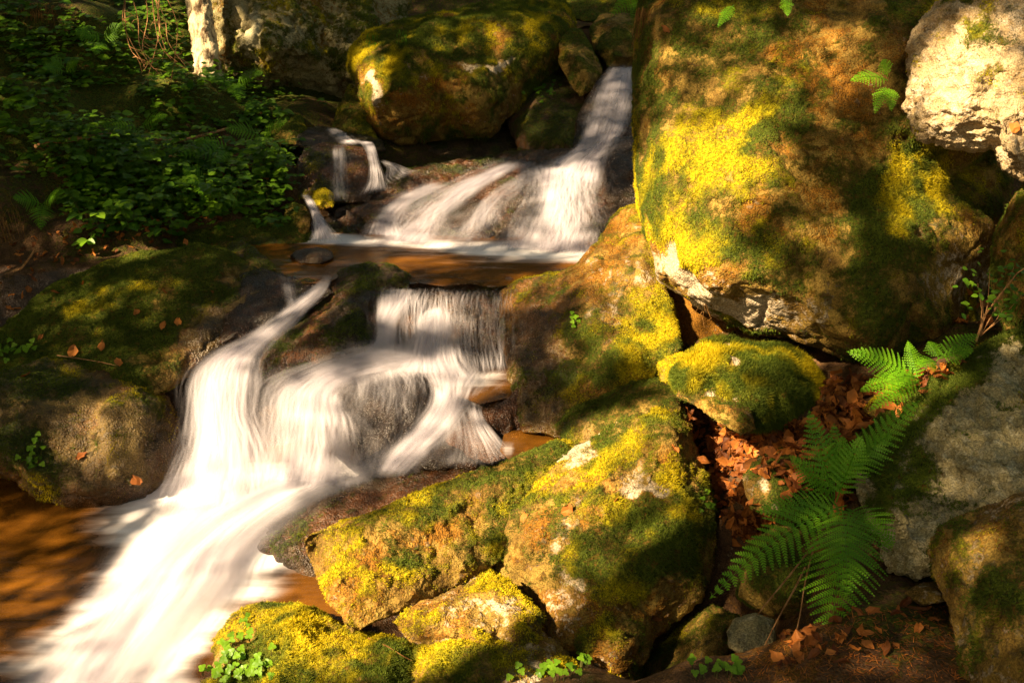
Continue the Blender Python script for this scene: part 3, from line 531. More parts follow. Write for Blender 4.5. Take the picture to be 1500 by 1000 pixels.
rock("stone", "small flat stone between the two right hand boulders", [(1322,868),(1338,854),(1370,849),(1390,862),(1388,882),(1350,887)], [(1330,855,3.42),(1385,858,3.38),(1355,885,3.3)], e=.05, r=12, T=.15, sp=24, vox=.006, sm=2, moss=-.3, rust=.1, pale=.2, seed=48, blades=0)
rock("boulder", "dark rock at the bottom of the gap right of the huge front boulder", [(922,1060),(940,970),(990,915),(1045,880),(1085,905),(1075,960),(1030,1060)], [(940,970,4.3),(1050,885,4.2),(1000,1050,3.9)], e=.12, r=30, T=.4, sp=36, vox=.010, moss=.1, rust=.3, seed=49, blades=30000)
rock("stone", "mossy stone on the fern bank above the small left fall", [(393,192),(408,170),(440,168),(450,192),(436,214),(402,212)], [(400,175,9.0),(445,175,9.0),(420,212,8.7)], e=.1, r=20, T=.3, sp=26, vox=.014, moss=.5, gold=.3, seed=50, blades=30000)
rock("stone", "sunken mossy stone near the left edge behind the long mossy boulder", [(40,395),(70,378),(120,372),(150,380),(120,402),(60,420)], [(60,380,7.3),(140,375,7.3),(80,415,6.9)], e=.1, r=16, T=.3, sp=26, vox=.012, moss=.4, gold=0, seed=51, blades=30000)
rock("stone", "yellow slab peeping from the leaves under the fern at right", [(1268,600),(1300,575),(1345,553),(1385,540),(1395,556),(1340,590),(1285,612)], [(1275,598,4.35),(1385,542,4.35),(1340,590,4.2)], e=.04, r=14, T=.2, sp=26, vox=.008, moss=.3, gold=.8, seed=52)
rock("boulder", "wet shelf stone holding the amber basin under the curtain falls", [(632,560),(655,572),(676,586),(705,596),(730,590),(748,574),(764,552),(770,640),(700,660),(650,640)], [(640,570,5.76),(760,570,5.76),(700,650,5.64)], e=.06, r=16, T=.35, sp=28, vox=.011, mat='wet', moss=-.3, rust=.6, wet=.9, seed=53, blades=0)
rock("boulder", "dark wet rock under the left lip of the brown pool", [(352,400),(385,392),(415,400),(440,408),(478,412),(490,428),(450,460),(400,480),(350,500),(320,505),(318,450)], [(360,398,6.6),(480,412,6.5),(330,500,6.15)], e=.08, r=24, T=.5, sp=30, vox=.011, mat='wet', moss=-.1, rust=.3, wet=.95, seed=54, blades=15000)
rock("stone", "dark mossy stone at the left end of the brown pool", [(332,356),(352,350),(372,362),(392,380),(404,396),(385,402),(355,390),(335,374)], [(340,352,7.05),(400,385,6.75),(350,390,6.75)], e=.05, r=14, T=.3, sp=20, vox=.010, moss=.3, gold=.1, rust=.3, wet=.5, seed=55, blades=30000)
rock("boulder", "black wet hump of rock breaking the left half of the upper cascade", [(640,318),(660,300),(700,292),(716,300),(700,326),(660,336)], [(650,300,7.78),(710,298,7.8),(670,334,7.5)], e=.06, r=14, T=.3, sp=22, vox=.011, mat='wet', moss=-.3, wet=.95, rust=.4, seed=56, blades=0)
print("rocks", time.time()-T0)

# ------------------------------------------------------------------ water
DG = bpy.context.evaluated_depsgraph_get(); DG.update()
CAMV = Vector((0, 0, H))
def cast(px, py, dmin=0.0):
    """photo ray -> (point, depth, normal, object)"""
    q = P(px, py, 1.0); dr = Vector(q)-CAMV; dr.normalize(); o = CAMV + dr*dmin
    ok, loc, nrm, _, ob, _ = scene.ray_cast(DG, o, dr)
    if not ok: return None
    return np.array(loc), float((np.array(loc)-np.array([0, 0, H]))@fw), np.array(nrm), ob
def cr(a, t):      # Catmull-Rom through rows a (n,k) at t in [0,n-1]
    n = len(a); i = np.clip(np.floor(t).astype(int), 0, n-2); f = (t-i)[:, None]
    p0 = a[np.clip(i-1, 0, n-1)]; p1 = a[i]; p2 = a[i+1]; p3 = a[np.clip(i+2, 0, n-1)]
    return .5*((2*p1)+(-p0+p2)*f+(2*p0-5*p1+4*p2-p3)*f*f+(-p0+3*p1-3*p2+p3)*f**3)
M['silk'] = mat_flow("falling water", 26, .8, 1.1)
M['curtain'] = mat_flow("curtain water", 34, .4, 3.2, bump=.4)
M['fil'] = mat_filament("streaking water")
M['foamrun'] = mat_flow("foaming water", 9, .5, .45, bump=.08, col=(.88, .85, .88), dark=(.80, .76, .78))
M['pool'] = mat_pool("brown stream water")
M['poollow'] = mat_pool("foaming brown water", ang=math.radians(-55), st=(1.0, 7))
M['poolbright'] = mat_pool("amber stream water", tint=(.9, .5, .12), body=(.19, .075, .008), opac=.4)
def flow(name, label, rows, nu=28, fil=1.0, fa=.34, fw_=.011, spread=.10, body=.5, flen=(.12, .45), sub=9, mat='silk', edge=.38, clear=.02, layers=2, lay=.03, bulge=.03, seed=1, fade=(.08, .1), dmul=1.0, thick=1.0, nz=.45, snap=True, split=(), wv=None):
    """a stream lofted between a left and a right bank; rows: Lx,Ly,Ld,Rx,Ry,Rd,density"""
    a = np.array(rows, float); nt = (len(a)-1)*sub+1; r = cr(a, np.linspace(0, len(a)-1, nt))
    u = np.linspace(0, 1, nu); VV = []; FF = []; DD = []; UU = []; b0 = 0
    for L in range(layers):
        px = r[:, 0:1]*(1-u)+r[:, 3:4]*u; py = r[:, 1:2]*(1-u)+r[:, 4:5]*u; d = r[:, 2:3]*(1-u)+r[:, 5:6]*u
        d = d - bulge*np.sin(u*math.pi)[None]
        cap = np.full(d.shape, 99.)
        if snap:
            for i in range(0, nt):
                for j in range(0, nu):
                    h = cast(px[i, j], py[i, j])
                    if h and h[1] > d[i, j]-.4 and not h[3].name.startswith('water'): cap[i, j] = h[1]-clear
            d = np.minimum(d, cap)
            for _ in range(5):
                dd = d.copy(); dd[1:-1] = .5*d[1:-1]+.25*(d[:-2]+d[2:]); e_ = dd.copy(); e_[:, 1:-1] = .5*dd[:, 1:-1]+.25*(dd[:, :-2]+dd[:, 2:]); d = np.minimum(e_, cap+clear*.6)
        v = P(px, py, d); seg = np.linalg.norm(np.diff(v, axis=0), axis=2).mean(1); tt = np.concatenate([[0], np.cumsum(seg)])
        W = np.linalg.norm(v[:, -1]-v[:, 0], axis=1).mean()
        uu = (u[None, :]*W*1.0 + 0*tt[:, None]) + seed*3.1+L*1.7; tv = tt[:, None]+0*u[None]+seed+L*.7
        # ribs along the flow
        q = np.stack([uu.ravel()*14, tv.ravel()*1.2, uu.ravel()*0+seed], 1); rib = (vnoise(q*np.array([.45, 1.6, 1]), seed+1)*.03+vnoise(q, seed)*.012+vnoise(q*2.3, seed+3)*.005).reshape(d.shape)
        v = v + (np.array([0, 0, H])-v)/np.linalg.norm(np.array([0, 0, H])-v, axis=2, keepdims=True)*(rib+lay*L)[..., None]
        eg = sstep(0, edge, u)*sstep(0, edge, 1-u)
        t01 = np.linspace(0, 1, nt); en = sstep(0, fade[0], t01)*sstep(0, fade[1], 1-t01) if fade[1] > 0 else sstep(0, fade[0], t01)
        q2 = np.stack([uu.ravel()*5, tv.ravel()*1.6, uu.ravel()*0+seed+9], 1)
        den = r[:, 6:7]*(eg[None]**.8)*en[:, None]*dmul*((1-nz/3)+nz*vnoise(q2, seed+5).reshape(d.shape))
        if L: den = den*.75
        for (cx, cy, rx, ry, val) in split: den = den*(1-val*np.exp(-((px-cx)/rx)**2-((py-cy)/ry)**2))
        if L == 0: V0 = v.copy(); D0 = den.copy(); TL = tt[-1]; W0 = W; TT0 = tt
        den = den*body
        VV.append(v.reshape(-1, 3)); DD.append(den.ravel()); UU.append(np.stack([uu.ravel(), tv.ravel()], 1))
        i = np.arange(nt*nu).reshape(nt, nu)+b0; FF.append(np.stack([i[:-1, :-1].ravel(), i[1:, :-1].ravel(), i[1:, 1:].ravel(), i[:-1, 1:].ravel()], 1)); b0 += nt*nu
    o = mesh_np(name, np.concatenate(VV), np.concatenate(FF), M[mat], None, attrs=dict(dens=np.clip(np.concatenate(DD), 0, 1.3)), uv=np.concatenate(UU))
    tag(o, label, None, None, 'structure')
    # fine strands: each a soft-edged thread carried down the stream
    rg = np.random.default_rng(seed*13+1); n = int(TL*W0*3900*fil)
    if n < 8: return o
    K = 9; u0 = rg.normal(.5, .27+spread, n); u0 = np.where((u0 < -spread*1.6) | (u0 > 1+spread*1.6), rg.random(n), u0); u0 = np.where(rg.random(n) < .5, rg.random(n), u0)
    t0 = rg.random(n)*1.1-.07; ln = rg.uniform(flen[0], flen[1], n)/TL
    du = rg.normal(0, .05, n); s = np.linspace(0, 1, K)
    tq = np.clip(t0[:, None]+ln[:, None]*s, -.03, 1.06); uq = u0[:, None]+du[:, None]*(s-.5)+.012*np.sin(s*5+rg.random((n, 1))*6)
    # convert metric t to row index
    ti = np.interp(np.clip(tq, 0, 1)*TL, TT0, np.arange(nt)); ov = (tq-np.clip(tq, 0, 1))*TL
    i0 = np.clip(ti.astype(int), 0, nt-2); ft = (ti-i0)[..., None]; uf = uq*(nu-1); j0 = np.clip(np.floor(uf).astype(int), 0, nu-2); fu = (uf-j0)[..., None]
    Pp = (V0[i0, j0]*(1-fu)+V0[i0, j0+1]*fu)*(1-ft)+(V0[i0+1, j0]*(1-fu)+V0[i0+1, j0+1]*fu)*ft
    dirn = V0[i0+1, j0]-V0[i0, j0]; dirn /= np.linalg.norm(dirn, axis=2, keepdims=True)+1e-9; Pp = Pp+dirn*ov[..., None]
    Dq = D0[i0, j0]*(1-ft[..., 0])+D0[i0+1, j0]*ft[..., 0]; rw = r[:, 6][i0]; edgeu = np.clip(1-np.maximum(0, np.maximum(-uq, uq-1))/(spread*1.6+.01), 0, 1)
    dens_ = .6*Dq+.4*rw*edgeu*np.clip(.4+Dq, 0, 1); w = np.where(tq > 1.0, np.clip(1-(tq-1)/.06, 0, 1), 1)
    al = fa*(.35+.65*rg.random((n, 1)))*np.clip(dens_, 0, 1.1)*np.sin(np.clip(s, 0, 1)*math.pi)[None]**.7*w
    toc = np.array([0, 0, H])-Pp; toc /= np.linalg.norm(toc, axis=2, keepdims=True)
    Pp = Pp+toc*(rg.random((n, 1, 1))*.05*thick)
    tg = np.gradient(Pp, axis=1); tg /= np.linalg.norm(tg, axis=2, keepdims=True)+1e-9; sd = np.cross(tg, toc+rg.normal(0, .2, (n, 1, 3))); sd /= np.linalg.norm(sd, axis=2, keepdims=True)+1e-9
    ww = fw_*(.4+1.3*rg.random((n, 1, 1)))*(.5+.5*np.sin(s*math.pi))[None, :, None]
    VV = np.stack([Pp-sd*ww, Pp, Pp+sd*ww], 2).reshape(-1, 3); AA = np.stack([al*0, al, al*0], 2).ravel()
    b = (np.arange(n)*K*3)[:, None, None]+(np.arange(K-1)*3)[None, :, None]; q = np.array([[0, 1, 4, 3], [1, 2, 5, 4]])
    FF = (b[..., None]+q[None, None]).reshape(-1, 4)
    so = mesh_np(name+"_strands", VV, FF, M['fil'], o, attrs=dict(fa=np.clip(AA, 0, .95), rnd=np.repeat(rg.random(n), K*3)))
    return o
def pool(name, label, poly, z, foam, sp=9, mat='pool', hump=(), seed=1, wob=.004):
    ring = []
    for i in range(len(poly)):
        a = poly[i]; b = poly[(i+1) % len(poly)]; k = max(1, int(math.hypot(b[0]-a[0], b[1]-a[1])/sp))
        ring += [(a[0]+(b[0]-a[0])*j/k, a[1]+(b[1]-a[1])*j/k) for j in range(k)]
    R_ = np.array(ring); lo = R_.min(0); hi = R_.max(0); gx, gy = np.meshgrid(np.arange(lo[0], hi[0], sp), np.arange(lo[1], hi[1], sp)); g = np.stack([gx.ravel(), gy.ravel()], 1)
    ins = np.zeros(len(g), bool); a = R_; b = np.roll(R_, -1, 0)
    for k in range(len(R_)):
        c = (a[k, 1] > g[:, 1]) != (b[k, 1] > g[:, 1]); ins ^= c & (g[:, 0] < a[k, 0]+(g[:, 1]-a[k, 1])*(b[k, 0]-a[k, 0])/(b[k, 1]-a[k, 1]+1e-12))
    g = g[ins]+.5
    vs, _, fs, *_ = delaunay_2d_cdt([Vector(p) for p in R_]+[Vector(p) for p in g], [(i, (i+1) % len(R_)) for i in range(len(R_))], [], 1, 1e-3)
    vs = np.array([tuple(v) for v in vs]); v = PZ(vs[:, 0], vs[:, 1], z); fo = blob(vs[:, 0], vs[:, 1], foam)
    v[:, 2] += wob*fbm(v*np.array([1, 3, 1]), 5, seed, 3) + blob(vs[:, 0], vs[:, 1], hump)
    # keep triangles facing up
    F_ = np.array([tuple(f) for f in fs]); nz = np.cross(v[F_[:, 1]]-v[F_[:, 0]], v[F_[:, 2]]-v[F_[:, 0]])[:, 2]; F_[nz < 0] = F_[nz < 0][:, ::-1]
    o = mesh_np(name, v, F_, M[mat], None, attrs=dict(foam=np.clip(fo, 0, 1.4))); return tag(o, label, None, None, 'structure')

pool("water_pool", "foaming brown pool at the foot of the falls", [(-90,690),(120,690),(250,640),(420,640),(560,670),(640,680),(640,760),(520,900),(640,1150),(-90,1150)], 0.0,
     [(330,760,150,60,1.2),(250,850,130,75,1.3,-50),(190,940,120,60,1.15,-50),(120,1010,150,60,1.0,-40),(470,710,110,34,1.0,-22),(560,685,60,22,.8),(60,960,90,40,.35,-20),(385,840,30,30,.1),(330,800,90,80,.5),(200,1010,90,50,.6)],
     hump=[(310,770,110,50,.05),(240,850,90,60,.03)], seed=3, mat='poollow')
pool("water_pool", "brown middle pool below the upper cascade", [(340,352),(455,340),(560,343),(700,346),(900,352),(890,372),(840,392),(790,408),(756,416),(720,421),(690,415),(650,420),(615,414),(590,417),(582,404),(565,392),(540,386),(512,396),(492,408),(474,416),(440,414),(415,404),(385,394),(362,378),(340,362)], .90,
     [(475,349,60,5,.9),(540,353,90,4.5,.7),(640,356,120,5,.5),(790,371,120,8,1.2,2),(740,362,90,6,.7),(860,370,50,8,.9),(700,384,90,4,.3),(440,380,14,30,.0)], sp=6, seed=4, wob=.006)
pool("water_pool", "small amber pool right of the falls", [(738,636),(752,630),(770,628),(800,632),(850,630),(850,662),(800,664),(770,672),(748,676),(732,660)], .40, [(744,658,10,10,.5)], sp=8, mat='poolbright', seed=5)
pool("water_pool", "amber basin under the curtain falls", [(645,522),(760,522),(762,562),(745,582),(702,592),(664,576)], .505, [(660,548,40,16,.9),(700,556,60,8,.5),(725,545,20,6,.3)], sp=8, mat='poolbright', seed=6)

flow("waterfall", "upper waterfall dropping in one slanting white sheet at the top right of the stream",
     [(892,97,9.35,934,97,9.35,.35),(885,108,9.25,933,108,9.2,.8),(872,135,9.05,930,135,9.0,.85),(858,172,8.85,922,175,8.8,.9),(842,215,8.6,908,205,8.55,1.05),(800,240,8.45,888,235,8.35,1.15),(775,262,8.2,880,270,8.1,1.2)], nu=26, seed=2, edge=.3, mat='silk', fade=(.08, .04))
flow("waterfall", "right half of the upper cascade spreading into the brown pool",
     [(770,240,8.4,884,250,8.25,1.0),(774,262,8.2,876,275,8.0,1.25),(766,290,7.95,874,298,7.8,1.15),(748,320,7.7,880,325,7.55,1.0),(733,345,7.5,880,348,7.4,1.0),(722,366,7.32,876,370,7.25,1.1)], nu=34, seed=3, edge=.36, nz=.9, fade=(.05, .03), split=[(778,300,20,36,.8),(868,300,12,30,.5),(800,330,10,20,.3)])
flow("waterfall", "left half of the upper cascade running over the broad ledge",
     [(740,232,8.6,800,245,8.4,.8),(690,252,8.4,775,268,8.1,.9),(640,275,8.15,752,290,7.85,.95),(595,305,7.85,734,318,7.6,.9),(566,330,7.6,722,345,7.42,.85),(545,352,7.4,712,362,7.3,1.0)], nu=34, seed=4, edge=.4, nz=1.3, fade=(.2, .03), split=[(690,300,26,12,.6),(672,316,32,12,.85),(600,318,26,10,.5),(640,290,24,8,.45),(735,300,18,34,.95),(620,340,24,6,.5)])
flow("waterfall", "thin left runnels of the upper cascade", [(640,262,8.3,660,272,8.2,.5),(580,285,8.0,612,298,7.9,.6),(548,312,7.75,590,325,7.65,.65),(530,342,7.45,600,348,7.45,.8)], nu=14, seed=5, fade=(.15, .05))
flow("waterfall", "small upper left fall with a bright strand at its right", [(520,206,8.6,540,206,8.6,.9),(532,215,8.25,548,213,8.25,1.1),(540,240,8.08,556,240,8.08,1.0),(538,265,8.0,562,262,8.0,1.0),(528,283,7.9,566,276,7.9,1.1)], nu=10, layers=1, seed=6, fade=(.25, .05), body=.25, fil=1.2, fw_=.006, spread=.06)
flow("waterfall", "two thin threads down the middle of the dripping block", [(484,212,8.3,508,212,8.3,.7),(484,222,8.1,508,222,8.1,.62),(484,255,8.0,508,255,8.0,.55),(482,290,7.9,512,290,7.9,.6)], nu=12, seed=7, fw_=.006, spread=.03, mat='curtain', layers=1)
flow("waterfall", "little run of white water entering the small upper left fall", [(476,186,8.9,486,186,8.9,.9),(480,196,8.7,508,195,8.7,1.0),(490,206,8.5,520,203,8.5,.8),(505,213,8.3,534,209,8.35,.8)], nu=10, seed=8, layers=1, body=.25, fil=.8, fw_=.006, spread=.05, fade=(.3, .3))
flow("waterfall", "fine trickle between the small fall and the dark hollow", [(552,236,8.6,560,234,8.6,.9),(566,246,8.45,580,240,8.45,.9),(560,262,8.25,600,250,8.3,.8),(566,270,8.15,612,250,8.25,.7)], nu=10, seed=9, layers=1, body=.2, fil=.7, fw_=.006, spread=.06, fade=(.3, .3))
flow("waterfall", "narrow white fall curling into the left end of the brown pool", [(440,284,7.95,452,284,7.95,.9),(448,298,7.75,462,298,7.75,1.05),(456,315,7.55,472,316,7.5,1.1),(456,335,7.35,486,334,7.35,1.15),(452,352,7.25,500,350,7.25,1.2)], nu=10, seed=10, fw_=.006, spread=.03, fade=(.1, .02))
flow("waterfall", "bluish tongues spilling from the left lip of the brown pool", [(398,396,6.95,432,396,6.95,.3),(408,412,6.7,432,414,6.7,.45),(414,432,6.5,436,436,6.5,.5),(420,450,6.4,440,450,6.4,.6)], nu=10, seed=11, fw_=.006, spread=.0, layers=1, fade=(.6, .1), fil=.6)
flow("waterfall", "left chute twisting down from the brown pool between two boulders",
     [(474,408,6.62,484,412,6.6,.7),(452,426,6.48,474,430,6.46,1.0),(424,446,6.4,452,452,6.38,1.1),(392,470,6.3,432,474,6.26,1.0),(352,496,6.2,402,500,6.14,.85),(312,516,6.1,384,522,6.02,1.05),(288,536,6.0,381,536,5.96,1.3),(274,565,5.9,379,566,5.88,1.3),(272,605,5.82,378,608,5.8,1.3),(262,650,5.74,395,650,5.7,1.25),(240,700,5.66,405,700,5.6,1.15),(214,748,5.52,410,748,5.5,1.15)], nu=34, seed=12, edge=.42, spread=.14, nz=.6, fade=(.13, .03), layers=2, bulge=.06)
flow("waterfall", "curtain falls dropping in threads over the wet ledge",
     [(556,418,6.75,742,418,6.75,.3),(553,429,6.42,740,429,6.4,.5),(550,440,6.34,738,440,6.32,.6),(548,470,6.28,738,470,6.26,.6),(550,505,6.22,738,505,6.2,.6),(560,540,6.12,740,542,6.1,.7)], nu=60, seed=14, edge=.04, mat='curtain', layers=1, body=.12, fil=.42, fa=.62, fw_=.0065, flen=(.2, .6), thick=.5, split=[(705,490,38,70,.45),(668,455,9,46,.8),(630,432,9,20,.7),(716,450,8,60,.7),(694,500,7,50,.6),(690,450,24,30,.35),(640,440,26,16,.5),(590,470,16,26,.8)])
flow("waterfall", "thick strand of the curtain falls at its left", [(556,422,6.5,616,422,6.5,.8),(553,436,6.36,610,438,6.34,.85),(550,465,6.26,584,470,6.24,.9),(546,500,6.16,580,500,6.14,1.1),(520,525,6.05,575,530,6.0,1.1)], nu=20, seed=15, layers=2)
flow("waterfall", "middle strand of the curtain falls beside the parting stone", [(622,452,6.28,650,446,6.28,.6),(604,475,6.2,664,470,6.2,.85),(590,505,6.12,672,505,6.1,1.0),(580,528,6.05,680,530,6.02,1.15),(560,545,5.98,700,552,5.95,1.1)], nu=22, seed=16)
flow("waterfall", "broad stream sweeping left from under the curtain falls",
     [(604,506,6.12,640,540,5.98,.8),(560,502,6.12,596,548,5.95,.75),(510,510,6.1,548,560,5.92,.7),(460,528,6.05,505,575,5.86,.8),(408,546,5.98,505,596,5.82,1.1),(378,566,5.92,518,618,5.74,1.15),(366,606,5.84,522,650,5.68,1.05),(358,652,5.76,520,684,5.62,1.0),(345,705,5.64,515,712,5.58,1.15)], nu=36, seed=17, edge=.5, spread=.16, nz=.8, layers=2, fade=(.08, .03), bulge=.05, split=[(450,550,30,14,.4),(430,640,24,20,.15)])
flow("waterfall", "arched stream sliding right and down around the round wet boulder",
     [(600,515,6.1,735,545,6.08,.8),(610,535,6.0,712,566,5.98,1.1),(628,560,5.92,694,590,5.88,1.15),(628,590,5.84,676,612,5.8,1.15),(606,622,5.76,654,640,5.7,1.15),(576,655,5.68,626,665,5.62,1.2),(548,690,5.6,600,690,5.58,1.2)], nu=24, seed=18, edge=.5, spread=.2, nz=.7, layers=2, fade=(.1, .03), bulge=.05)
flow("waterfall", "thin veil of water over the round wet boulder",
     [(500,546,6.02,630,533,6.02,1.1),(492,560,5.88,642,550,5.88,.9),(486,585,5.8,646,580,5.8,.5),(482,625,5.72,642,620,5.72,.22),(488,660,5.68,620,662,5.66,.16),(500,694,5.6,590,694,5.58,.3)], nu=30, seed=19, edge=.28, layers=1, body=.3, fil=.3, fa=.2, fw_=.008, thick=.4, flen=(.08,.3), fade=(.1, .03), bulge=.12)
flow("waterfall", "last runnel sliding over the tilted brown stone", [(676,575,5.95,712,586,5.95,.8),(684,600,5.82,706,604,5.8,.95),(690,625,5.7,722,630,5.68,.75),(700,650,5.6,742,652,5.58,.8),(708,672,5.5,756,664,5.5,1.0)], nu=16, seed=20, fade=(.1, .4), fil=.6, body=.3, fw_=.007)
flow("waterfall", "film of water fanning over the low wet stones", [(650,600,5.85,690,604,5.8,.5),(640,625,5.72,706,634,5.65,.45),(628,650,5.62,722,664,5.54,.35),(614,680,5.52,730,680,5.46,.4)], nu=16, seed=21, layers=1, body=.3, fil=.6, fa=.2)
flow("waterfall", "foaming run carrying the falls out into the lower pool",
     [(395,668,5.75,612,650,5.75,.9),(330,715,5.66,560,692,5.66,1.1),(262,745,5.52,505,712,5.56,1.1),(215,785,5.32,430,752,5.34,1.15),(165,830,5.08,375,800,5.1,1.2),(120,880,4.85,352,850,4.85,1.1),(80,935,4.6,322,890,4.66,1.0),(30,990,4.36,285,945,4.45,.9),(-20,1050,4.1,250,1010,4.2,.8)], nu=40, seed=22, edge=.5, layers=2, lay=.02, fade=(.2, .02), bulge=.05, clear=.01, mat='foamrun', body=1, fil=.3, fa=.22, fw_=.03, flen=(.3,.8), spread=.2)
for o in list(C.objects):
    pass
print("water", time.time()-T0)

# ------------------------------------------------------------------ leaves, ferns, plants
DG = bpy.context.evaluated_depsgraph_get(); DG.update()
def nrmz(v): return v/(np.linalg.norm(v)+1e-9)
class MB:
    def __init__(s): s.v = []; s.f = []; s.a = []; s.n = 0
    def add(s, v, f, rnd):
        s.v.append(np.asarray(v, float)); s.f += [tuple(int(i)+s.n for i in q) for q in f]; s.a += [rnd]*len(f); s.n += len(v)
    def build(s, name, mat, parent=None, smooth=False, origin=None):
        v = np.concatenate(s.v); o0 = np.zeros(3) if origin is None else np.asarray(origin, float)
        me = bpy.data.meshes.new(name)
        me.from_pydata([tuple(p) for p in v-o0], [], s.f); me.attributes.new("rnd", 'FLOAT', 'FACE').data.foreach_set("value", np.array(s.a, np.float32))
        if smooth: me.shade_smooth()
        me.materials.append(mat); o = bpy.data.objects.new(name, me); C.objects.link(o)
        if parent is not None: o.parent = parent; o.location = Vector(o0)-parent.location if origin is not None else -parent.location
        else: o.location = o0
        return o
def tube(mb, pts, r0, r1, k=5, rnd=.5):
    pts = np.asarray(pts, float); n = len(pts); V = []
    for i, p in enumerate(pts):
        t = nrmz(pts[min(i+1, n-1)]-pts[max(i-1, 0)]); a = nrmz(np.cross(t, [.31, .2, .93])); b = np.cross(t, a); r = r0+(r1-r0)*i/(n-1)
        for j in range(k): c = 2*math.pi*j/k; V.append(p+r*(a*math.cos(c)+b*math.sin(c)))
    mb.add(V, [(i*k+j, i*k+(j+1) % k, (i+1)*k+(j+1) % k, (i+1)*k+j) for i in range(n-1) for j in range(k)], rnd)
LEAF_T = np.array([0, .18, .42, .7, .9, 1.0]); LEAF_W = np.array([.02, .34, .5, .38, .15, 0.])
def leaf(mb, base, d, n, L, W, rnd, fold=.18, curl=.15, pts=6):
    """ovate leaf with a fold along the midrib and a drooping tip"""
    d = nrmz(d); n = nrmz(n-d*(n@d)); s = np.cross(d, n); V = []
    for t, w in zip(LEAF_T, LEAF_W):
        c = base + d*L*t - n*curl*L*t*t
        V += [c-s*w*W+n*fold*w*W, c, c+s*w*W+n*fold*w*W]
    F_ = []
    for i in range(5): F_ += [(3*i, 3*i+1, 3*i+4, 3*i+3), (3*i+1, 3*i+2, 3*i+5, 3*i+4)]
    mb.add(V, F_, rnd)

def frond(parent, base, tip, width, arch=.12, n=22, nrm=None, seed=0, name='frond'):
    """twice divided fern frond: rachis, paired pinnae, toothed leaflets"""
    rr = random.Random(seed); mb = MB(); base = np.array(base); tip = np.array(tip); L = np.linalg.norm(tip-base)
    toc = nrmz(np.array([0, 0, H])-(base+tip)/2); nm = nrmz(toc*.75+np.array([0, 0, .55]) if nrm is None else np.array(nrm))
    mid = (base+tip)/2+np.array([0, 0, 1])*arch*L+nm*arch*.4*L
    bez = lambda t: base*(1-t)**2+2*mid*t*(1-t)+tip*t*t
    ts = np.linspace(0, 1, 12); tube(mb, [bez(t) for t in ts], .0028, .0008, 4, .3)
    for i in range(n):
        t = .13+.87*(i/(n-1))**.92; p = bez(t); dr = nrmz(bez(min(t+.02, 1.001))-bez(t-.02)); s = nrmz(np.cross(dr, nm)); un = np.cross(s, dr)
        prof = min(1, .35+(t-.1)*2.6)*(1-t)**.85*1.25+.03
        for sg in (-1, 1):
            pl = width*prof*(.92+.16*rr.random()); pd = nrmz(sg*s*.93+dr*(.38+.25*t)+un*rr.uniform(-.12, .12)); m = max(3, int(pl/.0085)); rd = rr.random()
            ps = nrmz(np.cross(pd, un)); drp = -un*.12+np.array([0, 0, -.1])
            prev = p
            for k in range(m):
                q = (k+.6)/m; c = p+pd*pl*q+drp*pl*q*q; ll = min(.50*L/n, .019)*(1-q)**.6+.002
                for g2 in (-1, 1):
                    ld = nrmz(ps*g2*.85+pd*.55); w = pl/m*.40
                    V = [c-pd*w, c+ld*ll*.55-pd*w*.95+un*.001, c+ld*ll, c+ld*ll*.5+pd*w*.9, c+pd*w*.9]
                    mb.add(V, [(0, 1, 2, 3, 4)] if g2*sg > 0 else [(4, 3, 2, 1, 0)], min(1, max(0, rd*.6+.4*rr.random())))
            mb.add([p-ps*.0009, p+ps*.0009, p+pd*pl+drp*pl], [(0, 1, 2)], .2)
    return mb.build(name, M['fern'], parent)
def fern(label, base, fronds, group="ferns growing among the boulders", cat='fern', n=20, name='fern'):
    b = P(*base); e = empty(name, b); tag(e, label, cat, group)
    for i, (bx, by, bd, tx, ty, td, w, ar) in enumerate(fronds):
        frond(e, P(bx, by, bd), P(tx, ty, td), w, ar, n, seed=int(bx*7+ty*3+i))
    return e
fern("largest fern, fronds hanging over the dark hole at lower right", (1236,742,3.7),
     [(1245,745,3.72,1212,950,3.3,.20,.10),(1240,740,3.7,1044,872,3.5,.135,.16),(1232,742,3.68,1240,868,3.3,.19,.16),(1240,745,3.7,1306,800,3.45,.12,.14),(1245,750,3.75,1110,748,3.7,.11,.10)], n=18)
fern("upright fern rising from the leaf litter above the largest fern", (1222,735,3.85), [(1222,738,3.85,1186,604,3.85,.11,.03),(1222,730,3.85,1222,622,3.9,.09,.03),(1220,735,3.85,1158,668,3.8,.08,.08),(1225,735,3.82,1262,640,3.75,.10,.1)], n=15)
fern("fern with a frond sweeping up right against the moss capped boulder", (1228,712,3.88), [(1228,715,3.88,1345,588,3.85,.105,.12),(1226,712,3.88,1305,635,3.8,.10,.12),(1226,712,3.88,1235,640,3.85,.08,.05)], n=15)
fern("fern on the leafy slope below the overhang with pale green fronds", (1345,560,4.15), [(1345,560,4.15,1243,515,4.2,.10,.14),(1342,560,4.15,1262,572,4.0,.085,.12),(1345,560,4.15,1330,500,4.25,.06,.06),(1350,558,4.12,1300,560,3.95,.08,.16),(1345,560,4.1,1275,600,3.95,.07,.1)], n=15)
fern("small bright fern on the crest of the moss capped boulder", (1385,515,4.12), [(1372,528,4.1,1432,490,4.15,.08,.12),(1375,525,4.12,1360,500,4.2,.05,.1),(1378,525,4.1,1425,514,4.0,.06,.12),(1372,530,4.1,1345,535,4.0,.06,.1)], n=13)
fern("small fern rooted in the crack high on the huge mossy boulder", (1300,118,4.75), [(1300,118,4.75,1247,118,4.62,.07,.12),(1300,112,4.75,1293,88,4.7,.05,.1),(1298,128,4.72,1282,165,4.6,.055,.15),(1302,130,4.72,1306,162,4.62,.05,.15)], n=12)
